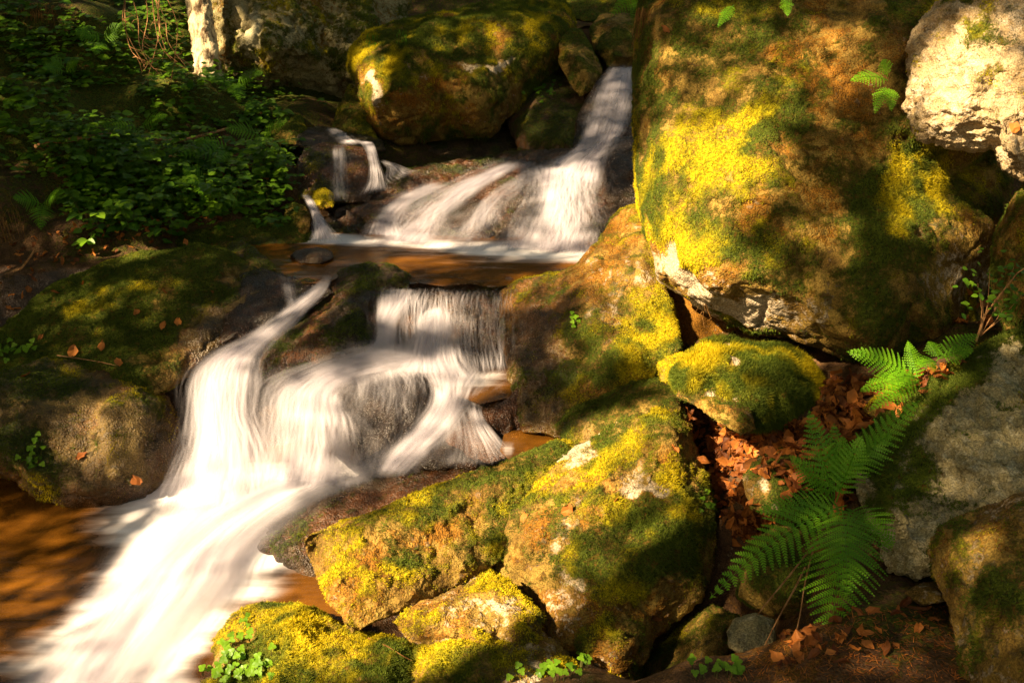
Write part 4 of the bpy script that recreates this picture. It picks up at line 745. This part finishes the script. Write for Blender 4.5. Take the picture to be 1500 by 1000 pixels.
fern("little fern sprig near the top left of the huge mossy boulder", (1075,10,5.0), [(1075,8,4.98,1052,40,4.88,.045,.1)], n=12)
fern("second little fern sprig near the top of the huge mossy boulder", (1152,-6,4.95), [(1150,-4,4.95,1154,24,4.86,.045,.1)], n=12)
fern("bright yellow green fern leaning over the upper waterfall", (940,-5,6.2), [(942,-8,6.2,896,22,6.1,.09,.12),(940,-8,6.2,905,2,6.1,.08,.1),(940,-5,6.2,925,28,6.05,.06,.1)], n=12)
fern("pale fern standing out of the bank foliage", (300,262,7.8), [(302,272,7.75,268,245,7.6,.13,.08),(302,272,7.75,300,292,7.4,.12,.16),(304,268,7.75,275,268,7.5,.1,.1)], n=12)
fern("fern behind the fallen branch on the left bank", (330,225,8.1), [(340,222,8.1,262,228,7.8,.13,.12),(338,220,8.1,285,205,8.0,.1,.1),(340,222,8.1,310,240,7.8,.1,.1)], n=12)
fern("dim fern under the dead twigs", (90,105,8.4), [(95,105,8.4,62,100,8.2,.1,.1),(95,100,8.4,75,86,8.3,.1,.1),(95,105,8.4,115,90,8.3,.1,.1)], n=12)
fern("shaded fern at the upper left edge of the bank", (150,60,9.0), [(150,62,9.,110,45,8.8,.14,.1),(150,60,9.,180,40,8.9,.14,.1),(150,62,9.,140,80,8.7,.12,.1)], n=12)

fern("fern arching over the upper end of the fallen branch", (380,200,8.4), [(385,200,8.4,330,190,8.2,.13,.12),(385,198,8.4,420,178,8.2,.12,.12),(385,200,8.4,372,232,8.1,.12,.14)], n=12)
fern("fern above the dry straw tuft on the bank", (200,190,8.2), [(205,190,8.2,150,185,8.0,.14,.12),(205,188,8.2,245,170,8.0,.12,.12),(203,190,8.2,190,225,7.9,.13,.14)], n=12)
fern("fern low on the bank close to the left edge", (60,300,7.4), [(62,300,7.4,20,290,7.2,.12,.12),(62,300,7.4,95,282,7.2,.12,.12),(62,300,7.4,60,335,7.1,.12,.14)], n=12)
fern("fern at the foot of the pale tree trunk", (345,120,9.2), [(345,122,9.2,310,118,9.0,.13,.12),(345,120,9.2,385,108,9.0,.12,.12),(345,122,9.2,350,148,8.9,.12,.14)], n=12)

# fallen leaves lying on the rocks, one by one
rl = random.Random(11)
def dry_leaf(px, py, size, label, ang=None, group="dry leaves lying on the boulders"):
    h = cast(px, py)
    if not h: return
    p, d, n, ob = h; n = nrmz(n*.7+np.array([0, 0, .5])+nrmz(np.array([0, 0, H])-p)*.35); a = rl.uniform(0, 6.28) if ang is None else math.radians(ang)
    t = nrmz(np.cross(n, [math.cos(a), math.sin(a), .3])); mb = MB(); leaf(mb, np.zeros(3), t, n, size, size*.62, rl.random(), rl.uniform(.1, .5), rl.uniform(-.3, .2)); mb.v[-1] = mb.v[-1]+RNG.normal(size=mb.v[-1].shape)*size*.04
    o = mb.build("dry_leaf", M['dry']); o.location = Vector(p+n*.008-t*size*.5); tag(o, label, "leaf", group)
for a in [(830,745,.075,"dry leaf lying crosswise on the huge front boulder, the larger of its pair"),(768,760,.06,"small dry leaf left of the pair's larger leaf on the huge front boulder"),(905,733,.04,"tiny dry leaf high on the huge front boulder"),(988,660,.05,"dry leaf at the upper right edge of the huge front boulder"),
          (108,515,.10,"pink brown dry leaf on the near rim of the carpeted boulder"),(40,553,.09,"pale dry leaf on the moss at the left edge of the round brown boulder"),(197,703,.10,"bright orange leaf low on the round brown boulder"),(200,458,.06,"dry leaf in the middle of the carpeted boulder"),(240,478,.07,"pale dry leaf on the wet edge of the carpeted boulder"),(262,472,.07,"orange dry leaf on the wet edge of the carpeted boulder"),
          (240,430,.06,"dry leaf near the crest of the carpeted boulder"),(80,430,.06,"dry leaf on the far left slope of the carpeted boulder"),(150,508,.07,"dry leaf beside the pink brown leaf"),(60,495,.05,"small leaf on the left part of the carpeted boulder"),(173,533,.07,"orange leaf scrap at the upper rim of the round brown boulder"),(310,430,.05,"leaf scrap at the wet crest of the carpeted boulder"),(120,415,.05,"faded leaf scrap left of the carpeted boulder's crest"),
          (120,668,.07,"dark leaf scrap stuck on the lower face of the round brown boulder"),(337,348,.06,"dry leaf on the flat mossy boulder"),(975,45,.06,"orange leaf caught high on the left of the huge mossy boulder"),(1485,185,.07,"orange leaf stuck on the pale corner boulder"),(960,905,.05,"leaf scrap low on the huge front boulder"),(1140,965,.06,"orange leaf on the bare soil"),(1185,930,.07,"orange leaf at the fern's tip on the soil"),(1270,945,.05,"brown leaf on the soil right of the fern")]:
    dry_leaf(a[0], a[1], a[2], a[3])
# litter filling the gully: nobody could count it
mb = MB()
def litter(poly_fn, n, smin, smax):
    for _ in range(n):
        px, py = poly_fn(); h = cast(px, py)
        if not h or h[3] is None: continue
        nm = h[3].name
        if not (nm.startswith('ground') or nm.startswith('moss') or nm.startswith('stone') or nm.startswith('boulder')): continue
        p, d, n_, ob = h
        if not nm.startswith('ground') and n_[2] < .75: continue
        n_ = nrmz(n_*.4+np.array([rl.gauss(0, .5), rl.gauss(0, .5), .8])); a = rl.uniform(0, 6.28); t = nrmz(np.cross(n_, [math.cos(a), math.sin(a), .2])); s = rl.uniform(smin, smax)
        leaf(mb, p+np.array([0, 0, rl.uniform(.004, .03)])-t*s*.5, t, n_, s, s*rl.uniform(.45, .85), rl.random()**1.5, rl.uniform(-.3, 1.), rl.uniform(-.9, .7)); mb.v[-1] = mb.v[-1]+RNG.normal(size=mb.v[-1].shape)*s*.055
def in_poly(poly):
    xs = [p[0] for p in poly]; ys = [p[1] for p in poly]
    def f():
        while True:
            x = rl.uniform(min(xs), max(xs)); y = rl.uniform(min(ys), max(ys)); c = False; j = len(poly)-1
            for i in range(len(poly)):
                if (ys[i] > y) != (ys[j] > y) and x < (xs[j]-xs[i])*(y-ys[i])/(ys[j]-ys[i])+xs[i]: c = not c
                j = i
            if c: return x, y
    return f
litter(in_poly([(1000,600),(1060,620),(1115,640),(1200,600),(1215,555),(1300,560),(1420,535),(1340,600),(1260,640),(1240,760),(1150,760),(1080,800),(1050,760),(1030,690)]), 1200, .035, .085)
litter(in_poly([(1120,950),(1190,905),(1300,880),(1380,900),(1300,960),(1150,990)]), 60, .02, .06)
litter(in_poly([(1290,560),(1420,530),(1350,590)]), 160, .03, .06)
litter(in_poly([(0,480),(90,400),(330,350),(0,340)]), 60, .03, .06)
litter(in_poly([(190,240),(420,240),(300,345),(100,345)]), 130, .03, .07)
litter(in_poly([(1380,400),(1450,400),(1450,480),(1400,500)]), 40, .03, .06)
lt = mb.build("leaf_litter", M['dry']); tag(lt, "drift of rust brown beech leaves filling the gully", "leaf litter", None, 'stuff')
# fine debris (needles, bits) on soil
mb = MB(); fdeb = in_poly([(1060,1000),(1110,950),(1190,910),(1380,880),(1430,1000)])
for _ in range(1100):
    px, py = fdeb(); h = cast(px, py)
    if not h: continue
    p = h[0]; a = rl.uniform(0, 6.28); t = np.array([math.cos(a), math.sin(a), rl.uniform(-.1, .3)]); L = rl.uniform(.006, .03); s = np.array([-t[1], t[0], 0])*.0012; p = p+np.array([0, 0, .004])
    mb.add([p-s, p+s, p+t*L+s*.5, p+t*L-s*.5], [(0, 1, 2, 3)], rl.random())
tag(mb.build("needle_debris", M['dry']), "needles and bark bits on the soil at the bottom right", "debris", None, 'stuff')

# leafy undergrowth on the left bank
def sprig(mb, p, rr, h=.18, nl=5, ls=.05, lean=None):
    a = rr.uniform(0, 6.28); ln = np.array([math.cos(a), math.sin(a), 0])*rr.uniform(.1, .7) if lean is None else lean
    for k in range(nl):
        q = (k+1)/nl; c = p+np.array([0, 0, h])*q+ln*h*q*q; b = rr.uniform(0, 6.28)
        d = np.array([math.cos(b), math.sin(b)-.35, rr.uniform(-.35, .25)]); s = ls*rr.uniform(.6, 1.25)
        nn = np.array([rr.gauss(0, .25), -.35+rr.gauss(0, .25), 1.]); rn = rr.random()
        leaf(mb, c+nrmz(d)*s*.5, d, nn, s, s*.72, rn)
        if rr.random() < .7:
            e = nrmz(np.array([-d[1], d[0], -.1])); leaf(mb, c+nrmz(d)*s*.45, e*.8+nrmz(d)*.4, nn, s*.8, s*.55, rn*.9); leaf(mb, c+nrmz(d)*s*.45, -e*.8+nrmz(d)*.4, nn, s*.8, s*.55, rn*.9)
def stem_to(mb, p, tip): tube(mb, [p, (p+tip)/2+np.array([0, 0, .01]), tip], .0022, .001, 3, .3)
rp = random.Random(5)
bank = [in_poly([(0,215),(130,195),(150,140),(230,105),(330,100),(420,170),(440,230),(410,300),(330,312),(250,330),(150,340),(110,300),(90,265),(0,260)]), in_poly([(0,0),(240,0),(250,110),(150,130),(60,120),(0,60)]), in_poly([(90,260),(250,240),(240,350),(100,360)]), in_poly([(240,240),(430,220),(420,330),(260,340)]), in_poly([(240,0),(300,0),(320,90),(480,160),(470,200),(420,230),(330,160),(240,120)]), in_poly([(0,60),(120,110),(150,215),(0,220)])]
spots = []
def bank_pt(k):
    px, py = bank[k](); h = cast(px, py)
    return None if h is None or not (h[3].name.startswith('ground') or h[3].name.startswith('moss')) else h[0]
mass = MB()
for k, n_ in ((0, 560), (1, 380), (2, 200), (3, 200), (4, 220), (5, 160)):
    for _ in range(n_):
        p = bank_pt(k)
        if p is None: continue
        cl = float(vnoise(p[None]*2.6, 61)[0])
        if cl < -.22: continue
        sprig(mass, p-np.array([0, 0, .02]), rp, rp.uniform(.05, .2)*(1+.8*cl), rp.randint(2, 4), rp.choice([.035, .05, .07, .09])*rp.uniform(.8, 1.2))
tag(mass.build("undergrowth", M['leaf']), "low leafy ground cover hiding the soil of the left bank", "undergrowth", None, 'stuff')
places = [("beside the fallen branch", (60,215,330,240), 12), ("below the fallen branch", (100,250,300,300), 12), ("at the foot of the bank above the long mossy boulder", (110,310,250,370), 12), ("near the small left fall", (360,230,440,320), 12), ("at the base of the tree trunk", (260,100,370,150), 8), ("at the left edge of the bank", (0,190,70,260), 7), ("under the dead twigs", (120,60,250,130), 7), ("above the flat mossy boulder", (240,290,360,335), 9)]
for desc, (x0, y0, x1, y1), n_ in places:
    for _ in range(n_):
        h = cast(rp.uniform(x0, x1), rp.uniform(y0, y1))
        if h is None: continue
        p = h[0]; e = empty("leafy_plant", p); tag(e, "leafy green plant growing "+desc, "plant", "leafy plants "+desc)
        m1 = MB(); m2_ = MB()
        for _k in range(rp.randint(2, 4)):
            q = p+np.array([rp.gauss(0, .05), rp.gauss(0, .05), 0]); hh = rp.uniform(.12, .28); ln = np.array([rp.uniform(-.4, .4), rp.uniform(-.8, .1), 0])
            sprig(m1, q, rp, hh, rp.randint(3, 5), rp.uniform(.055, .085), ln); stem_to(m2_, q, q+np.array([0, 0, hh])+ln*hh)
        m1.build("foliage", M['leaf'], e); m2_.build("stalk", M['stem'], e)
# clover on the bottom boulders, and small plants at the right
def clover(label, cx, cy, rx, ry, n, s, group="clover patches on the front boulders", mat='ylw'):
    pts = []
    for _ in range(n):
        h = cast(cx+rp.gauss(0, rx), cy+rp.gauss(0, ry))
        if h is not None: pts.append(h)
    if not pts: return
    e = empty("clover_plant", pts[0][0]); tag(e, label, "clover", group); m1 = MB(); m2_ = MB()
    for p, d, n_, ob in pts:
        c = p+n_*.02+np.array([rp.gauss(0, .004), rp.gauss(0, .004), rp.uniform(.005, .03)]); nn = nrmz(n_*.3+np.array([0, -.5, .7])); rn = rp.random(); a0 = rp.uniform(0, 6.28); tx = nrmz(np.cross(nn, [1, .2, 0])); ty = np.cross(nn, tx)
        for k in range(3):
            a = a0+k*2.094; leaf(m1, c, tx*math.cos(a)+ty*math.sin(a), nn, s, s*1.0, rn, .1, .05)
        stem_to(m2_, p, c)
    m1.build("foliage", M[mat], e); m2_.build("stalk", M['stem'], e)
clover("upper bright clover patch on the mossy boulder beside the foam", 345, 962, 14, 14, 34, .020)
clover("lower bright clover patch on the mossy boulder beside the foam", 378, 978, 13, 9, 20, .020)
clover("darker clover sprigs at the very bottom left of the mossy boulder", 335, 992, 16, 6, 22, .018)
clover("clover sprigs along the bottom edge below the pale front stone", 815, 990, 26, 7, 22, .018)
clover("single clover near the rim of the huge front boulder", 857, 975, 7, 5, 7, .018)
clover("tiny seedling by the rim of the clover boulder", 362, 915, 6, 4, 6, .014)
clover("little green plant at the leaf drift beside the huge front boulder", 1040, 745, 6, 12, 10, .016)
clover("low green tuft at the left end of the carpeted boulder", 20, 515, 16, 5, 26, .022)
clover("small leafy tuft on the lower left face of the round brown boulder", 48, 665, 8, 14, 26, .020, mat='leaf')
clover("tiny green sprig on the sloping slab boulder", 838, 470, 5, 6, 8, .016)
clover("grassy sprig at the bottom edge on the bare soil", 1050, 985, 22, 6, 20, .016)
clover("leafy tuft on the centre of the great mossy boulder's underside", 800, 135, 14, 5, 26, .024, mat='leaf')
for i, (x, y) in enumerate([(1450,400),(1480,395),(1465,425),(1440,440)]):
    pass
e = empty("shrub", P(1440,490,4.3)); tag(e, "small green shrub with a bare arching twig at the right edge", "shrub")
m1 = MB(); m2_ = MB()
for x, y, n_ in [(1450,398,14),(1485,392,16),(1468,420,16),(1438,436,16),(1490,440,12),(1470,452,10),(1432,415,8)]:
    c = P(x, y, 4.12)
    for _ in range(n_):
        q = c+np.array([rp.gauss(0, .035), rp.gauss(0, .05), rp.gauss(0, .03)]); leaf(m1, q, [rp.gauss(0, 1), rp.gauss(0, 1)-.4, rp.gauss(0, .3)], np.array([rp.gauss(0, .3), -.5, 1.]), rp.uniform(.02, .04), rp.uniform(.014, .028), rp.random())
    tube(m2_, [P(1436,492,4.25), P((x+1436)/2+4, (y+492)/2, 4.2), c], .003, .0012, 4)
tube(m2_, [P(1430,500,4.25), P(1442,462,4.2), P(1470,425,4.1), P(1490,400,4.05), P(1520,380,4.0)], .005, .002, 5)
m1.build("foliage", M['leaf'], e); m2_.build("stalk", M['twig'], e)

# tree trunk, dead twigs, fallen branch, grass stems
def bezpts(pts, n=14): return cr(np.array(pts, float), np.linspace(0, len(pts)-1, n))
e = empty("tree", P(303,95,9.6)); tag(e, "sunlit pale barked tree trunk at the top left", "tree")
k = 26; path = bezpts([P(305,110,9.6), P(300,60,9.6), P(293,20,9.6), P(286,-60,9.65), P(283,-300,9.8), P(290,-700,10.)], 60)
V = []
for i, p in enumerate(path):
    t = i/59; r = .125*(1-.35*t)+.05*math.exp(-i/2.5)
    for j in range(k):
        c = 2*math.pi*j/k; V.append(p+np.array([math.cos(c), math.sin(c), 0])*r)
V = np.array(V); nn_ = V-np.repeat(path, k, 0); V = V+nn_*(.35*fbm(V*np.array([1, 1, .45]), 14, 77, 4)+.2*fbm(V*np.array([1, 1, .4]), 40, 78, 2))[:, None]
mesh_np("trunk", V, [(i*k+j, i*k+(j+1) % k, (i+1)*k+(j+1) % k, (i+1)*k+j) for i in range(59) for j in range(k)], M['bark'], e).location = -e.location
mb = MB(); top = path[-1]
for _ in range(1500):
    c = top+np.array([rp.gauss(0, .9), rp.gauss(0, .9), rp.gauss(.2, .7)]); leaf(mb, c, [rp.gauss(0, 1), rp.gauss(0, 1), -.2], np.array([rp.gauss(0, .4), rp.gauss(0, .4), 1.]), .09, .06, rp.random())
for _ in range(9):
    a = rp.uniform(0, 6.28); tube(mb, bezpts([path[-8], path[-4]+np.array([math.cos(a)*.3, math.sin(a)*.3, .2]), top+np.array([math.cos(a), math.sin(a), rp.uniform(.1, .7)])], 6), .03, .006, 5)
mb.build("crown", M['canopy'], e)
tw = empty("dead_branch", P(225,-20,8.9)); tag(tw, "tangle of bare dead twigs hanging at the top left, lit orange", "branch")
for q in range(9):
    mb = MB(); x0 = rp.uniform(185, 250); p0 = (x0, -25, 8.9); x1 = x0+rp.uniform(-10, 40); 
    mainp = bezpts([P(*p0), P((x0+x1)/2+rp.uniform(-12, 12), 25, 8.75), P(x1, rp.uniform(55, 75), 8.65), P(x1+rp.uniform(-15, 35), rp.uniform(85, 115), 8.55)], 12); tube(mb, mainp, .006, .0018, 4)
    for _ in range(6):
        s = mainp[rp.randint(3, 11)]; d = np.array([rp.uniform(-.5, 1), rp.uniform(-.4, .3), rp.uniform(-.9, .3)])*.16; tube(mb, [s, s+d*.5+np.array([0, 0, rp.uniform(-.02, .03)]), s+d+np.array([rp.uniform(-.04, .04), 0, 0])], .0032, .001, 4)
    mb.build("twig", M['twig'], tw)
mb = MB(); bp = bezpts([on_ground(55, 228)+[0, 0, .07], on_ground(120, 222)+[0, 0, .10], on_ground(190, 215)+[0, 0, .10], on_ground(260, 222)+[0, 0, .09], on_ground(335, 205)+[0, 0, .10]], 24); tube(mb, bp, .022, .012, 8); o = mb.build("fallen_branch", M['twig'], smooth=True); tag(o, "long bare fallen branch lying across the left bank foliage", "branch")
def grass(label, cx, cy, w, n, hlen, down=True, mat='straw'):
    mb = MB()
    for _ in range(n):
        h = cast(cx+rp.uniform(-w, w), cy+rp.uniform(-8, 8))
        if h is None: continue
        p = h[0]; L = hlen*rp.uniform(.5, 1.1); s = np.array([rp.uniform(-.3, .3), -.5, 0]); z = -1 if down else 1
        tube(mb, [p, p+s*.12*L+np.array([0, 0, .12*L if down else .5*L]), p+s*.35*L+np.array([rp.gauss(0, .02), 0, z*.4*L]), p+s*.4*L+np.array([rp.gauss(0, .03), 0, z*L*.9])], .0022, .0009, 3, rp.random())
    if mb.n: tag(mb.build("grass_tuft", M[mat]), label, "grass")
grass("dry straw tuft hanging over the edge in the middle of the bank", 262, 262, 16, 70, .38)
grass("dry grass stems hanging at the upper left corner", 55, 20, 28, 60, .45)
grass("thin pale stems standing at the left edge", 20, 350, 18, 16, .4, False)
grass("short grass tuft hanging on the left shoulder of the great mossy boulder", 545, 60, 8, 30, .22, True, 'fern')
grass("second grass tuft on the top of the great mossy boulder", 588, 56, 8, 30, .22, True, 'fern')
grass("curly brown roots hanging at the upper left rim of the huge boulder", 938, 25, 6, 40, .32)
grass("thin roots hanging under the white rim of the huge boulder", 1028, 452, 6, 8, .1)
mb = MB(); tube(mb, bezpts([P(10,425,6.9), P(20,405,6.85), P(38,385,6.8), P(52,364,6.8)], 8), .012, .006, 5); tag(mb.build("stick", M['twig']), "short broken stick leaning at the left edge", "stick")
mb = MB(); h0 = [cast(x, y)[0]+np.array([0, -.01, .012]) for x, y in ((85,522),(120,527),(150,532),(172,537))]; tube(mb, h0, .004, .002, 5); tag(mb.build("stick", M['twig']), "thin twig lying across the carpeted boulder's near rim", "stick")
mb = MB(); h0 = [cast(x, y)[0]+np.array([0, -.01, .012]) for x, y in ((540,935),(570,948),(592,962),(604,968))]; tube(mb, h0, .003, .0015, 5); tag(mb.build("stick", M['straw']), "thin twig on the clover boulder", "stick")
mb = MB()
for a in [[(1180,830),(1165,860),(1140,905),(1120,945)],[(1195,790),(1180,850),(1172,900),(1165,930)],[(1190,800),(1150,850),(1125,880),(1110,900)]]:
    tube(mb, bezpts([P(x, y, 3.62-.0006*(y-800)) for x, y in a], 10), .004, .002, 4)
tag(mb.build("dry_twig", M['twig']), "dry brown stems under the largest fern", "stem")
print("plants", time.time()-T0)

# ------------------------------------------------------------------ unseen trees added up-sun, crowns holed to shape the shade and sun flecks
SUNNY = [  # photo px, radii, tilt, share of sun let through at that spot
 (1000,300,80,120,0,1),(985,180,40,70,0,.45),(1085,235,75,70,0,1),(1050,405,90,60,15,1),(1130,462,70,26,10,.8),(1200,340,60,60,0,.25),(1210,90,70,60,0,.5),(1150,150,60,50,0,.5),(1060,60,70,60,0,.35),
 (1335,240,30,60,-20,.9),(1375,350,62,42,35,.9),(1415,420,40,50,0,.8),(1420,120,80,90,0,.95),(1480,200,40,60,0,.8),(1470,40,60,40,0,.4),
 (1030,555,55,60,0,1),(1100,515,70,16,0,.8),(1120,570,40,40,0,.35),(990,530,30,25,0,1),(950,455,42,80,-10,1),(895,440,40,70,0,.75),(905,345,40,34,0,.8),(785,425,50,26,0,.6),(850,520,45,60,0,.3),
 (850,670,150,34,-28,1),(830,745,110,60,-20,.85),(900,800,130,100,-20,.55),(950,700,70,60,0,.5),(850,930,60,70,0,.6),(960,860,70,60,0,.2),(770,850,40,40,0,.5),
 (480,845,50,90,0,1),(590,800,140,50,-25,1),(570,880,70,34,-20,.9),(700,730,90,34,-20,.5),(690,880,110,46,-10,1),(740,965,120,50,0,1),(390,950,130,60,0,.85),(540,960,60,30,0,.8),
 (520,730,110,34,-20,.35),(700,690,110,30,-20,.6),(1050,130,110,110,0,.35),(310,580,70,90,0,.85),(430,610,80,100,0,.8),(330,720,110,80,0,.8),(250,850,130,90,-50,1),(150,960,110,60,-40,.7),(400,760,80,40,0,.9),(430,880,50,40,0,.8),
 (600,600,90,80,0,.7),(660,560,60,40,0,.6),(690,640,60,40,0,.6),(610,450,60,30,0,.7),(700,480,40,50,0,.35),(780,650,50,24,0,.9),(715,550,50,24,0,.8),
 (130,640,42,46,0,.9),(165,600,30,14,-20,.7),(85,690,16,20,0,.4),(215,640,10,24,0,.5),(190,702,14,8,0,.8),(190,370,40,9,-10,.9),(115,512,22,10,0,.5),(225,420,60,20,0,.25),(450,450,20,24,0,.35),
 (440,430,30,20,0,.4),(390,480,40,24,-30,.4),(480,440,50,30,0,.2),(670,290,100,50,-10,.9),(690,250,60,16,0,1),(835,285,50,50,0,.85),(800,340,60,24,0,.6),(620,345,70,12,0,.8),(880,150,30,60,0,.15),
 (620,384,80,10,0,.6),(860,385,40,20,0,.6),(545,130,20,30,0,1),(535,85,18,20,0,.7),(715,92,40,14,-25,.6),(700,50,100,26,0,.25),(640,130,70,30,0,.15),(300,45,24,70,0,1),(368,65,18,24,0,.8),(235,60,50,60,0,.6),(520,215,30,10,0,.7),
 (545,245,16,34,0,.6),(480,300,30,14,0,.6),(1060,660,50,50,10,.9),(1320,552,70,24,-15,.9),(1250,580,50,14,0,.3),(1100,700,30,40,0,.5),(1030,620,40,20,30,.9),(400,225,40,60,0,.15),(280,265,24,22,0,.25),
 (420,50,80,40,0,.12),(1400,600,120,60,0,.0),(1180,940,60,16,0,.3),(250,330,120,16,0,.1),(60,900,90,80,0,.4),(50,780,90,30,0,.35),(430,880,60,50,0,.8),(110,450,80,40,0,.15),(1450,800,60,60,0,.12),(440,305,10,14,0,.5)]
DG = bpy.context.evaluated_depsgraph_get(); DG.update()
A_ = nrmz(np.cross(S, [0, 0, 1.])); B_ = np.cross(S, A_)
gx, gy = np.meshgrid(np.arange(-30, 1536, 7), np.arange(-30, 1030, 7)); gx = gx.ravel(); gy = gy.ravel(); lit = np.zeros(len(gx))
for x, y, rx, ry, a, s in SUNNY:
    a = math.radians(a); dx = gx-x; dy = gy-y; u = (dx*math.cos(a)+dy*math.sin(a))/rx; w = (-dx*math.sin(a)+dy*math.cos(a))/ry; lit = np.maximum(lit, s*(u*u+w*w < 1.0))
Q = []; LV = []
for x, y, l in zip(gx, gy, lit):
    h = cast(x, y)
    if h is None or h[2]@S < .03 and l == 0: continue
    q = h[0]; ok = scene.ray_cast(DG, Vector(q+h[2]*.02+S*.03), Vector(S))[0]
    if ok and l < .5: continue
    Q.append(q); LV.append(l)
Q = np.array(Q); LV = np.array(LV); qa = Q@A_; qb = Q@B_; CS = .06; PADC = 1.1
a0 = qa.min()-PADC; b0 = qb.min()-PADC; na = int((qa.max()+PADC-a0)/CS)+1; nb_ = int((qb.max()+PADC-b0)/CS)+1
ia = ((qa-a0)/CS).astype(int); ib = ((qb-b0)/CS).astype(int); num = np.zeros((na, nb_)); den = np.zeros((na, nb_)); np.add.at(num, (ia, ib), LV); np.add.at(den, (ia, ib), 1)
def blur(m):
    p = np.pad(m, 1); return (p[:-2, 1:-1]+p[2:, 1:-1]+p[1:-1, :-2]+p[1:-1, 2:]+2*p[1:-1, 1:-1])/6
for _ in range(1): num = blur(num); den = blur(den)
TR = np.where(den > .02, num/np.maximum(den, .02), .03)
NL = int(na*nb_*CS*CS*1500); ra = RNG.random(NL)*na; rb = RNG.random(NL)*nb_
t = TR[np.minimum(ra.astype(int), na-1), np.minimum(rb.astype(int), nb_-1)]
keep = RNG.random(NL) > np.where(t > .8, 1.0, np.clip(1+np.log(np.maximum(t, .02))/3.3, 0, 1)); ra = ra[keep]; rb = rb[keep]; n_ = len(ra)
hh = 6.2+2.4*RNG.random(n_)+.5*vnoise(np.stack([ra*.03, rb*.03, ra*0], 1), 5)
c0 = (Q@S).mean(); cen = (a0+ra*CS)[:, None]*A_+(b0+rb*CS)[:, None]*B_+(c0+hh)[:, None]*S
nrm = S+RNG.normal(size=(n_, 3))*.35; nrm /= np.linalg.norm(nrm, axis=1)[:, None]; tt = np.cross(nrm, RNG.normal(size=(n_, 3))); tt /= np.linalg.norm(tt, axis=1)[:, None]; ss = np.cross(nrm, tt)
LL = (.036+.016*RNG.random((n_, 1))); WW = LL*.66
print("canopy", na*CS, nb_*CS, n_, "z", cen[:, 2].min(), cen[:, 2].max())
cx_, cy_, cd_ = proj(cen); bad = (cd_ > 0) & (cx_ > -80) & (cx_ < 1580) & (cy_ > -80) & (cy_ < 1080); print("leaves in frame", bad.sum())
ok_ = ~bad; cen = cen[ok_]; tt = tt[ok_]; ss = ss[ok_]; LL = LL[ok_]; WW = WW[ok_]; n_ = len(cen)
key = cen[:, 1]; cuts = np.quantile(key, [0, .34, .67, 1]); lab = ["leafy tree up the bank beyond the left edge", "leafy tree leaning over the left side of the stream", "leafy tree standing beside the path behind the viewer's left"]
for k in range(3):
    m = (key >= cuts[k]) & (key <= cuts[k+1]); c = cen[m]; a, b = tt[m], ss[m]; l, w = LL[m], WW[m]; V = np.stack([c-a*l, c-b*w, c+a*l, c+b*w], 1).reshape(-1, 3)
    mid = c.mean(0); gxy = mid[:2]+np.array([-1.6, -.9]); gz = float(tz(gxy[0], gxy[1])[0])-.2; e = empty("tree", (gxy[0], gxy[1], gz)); tag(e, lab[2-k], "tree", "trees shading the stream")
    o = mesh_np("crown", V, np.arange(len(V)).reshape(-1, 4), M['canopy'], e, smooth=False, fattrs=dict(rnd=RNG.random(len(c)))); o.location = -e.location
    mb = MB(); base = np.array([gxy[0], gxy[1], gz]); tops = base+np.array([.1, .1, mid[2]-gz+1.5]); tube(mb, bezpts([base, base+(tops-base)*.4+[.1, -.05, 0], tops], 14), .2, .07, 12)
    for _ in range(10):
        q = c[RNG.integers(len(c))]; s_ = base+(tops-base)*rp.uniform(.55, .95)
        far = proj(q[None]); tube(mb, bezpts([s_, (s_+q)/2+np.array([0, 0, .25]), q], 8), .016, .004, 5)
    mb.build("trunk", M['trunk'], e, smooth=True)
print("canopy done", time.time()-T0)
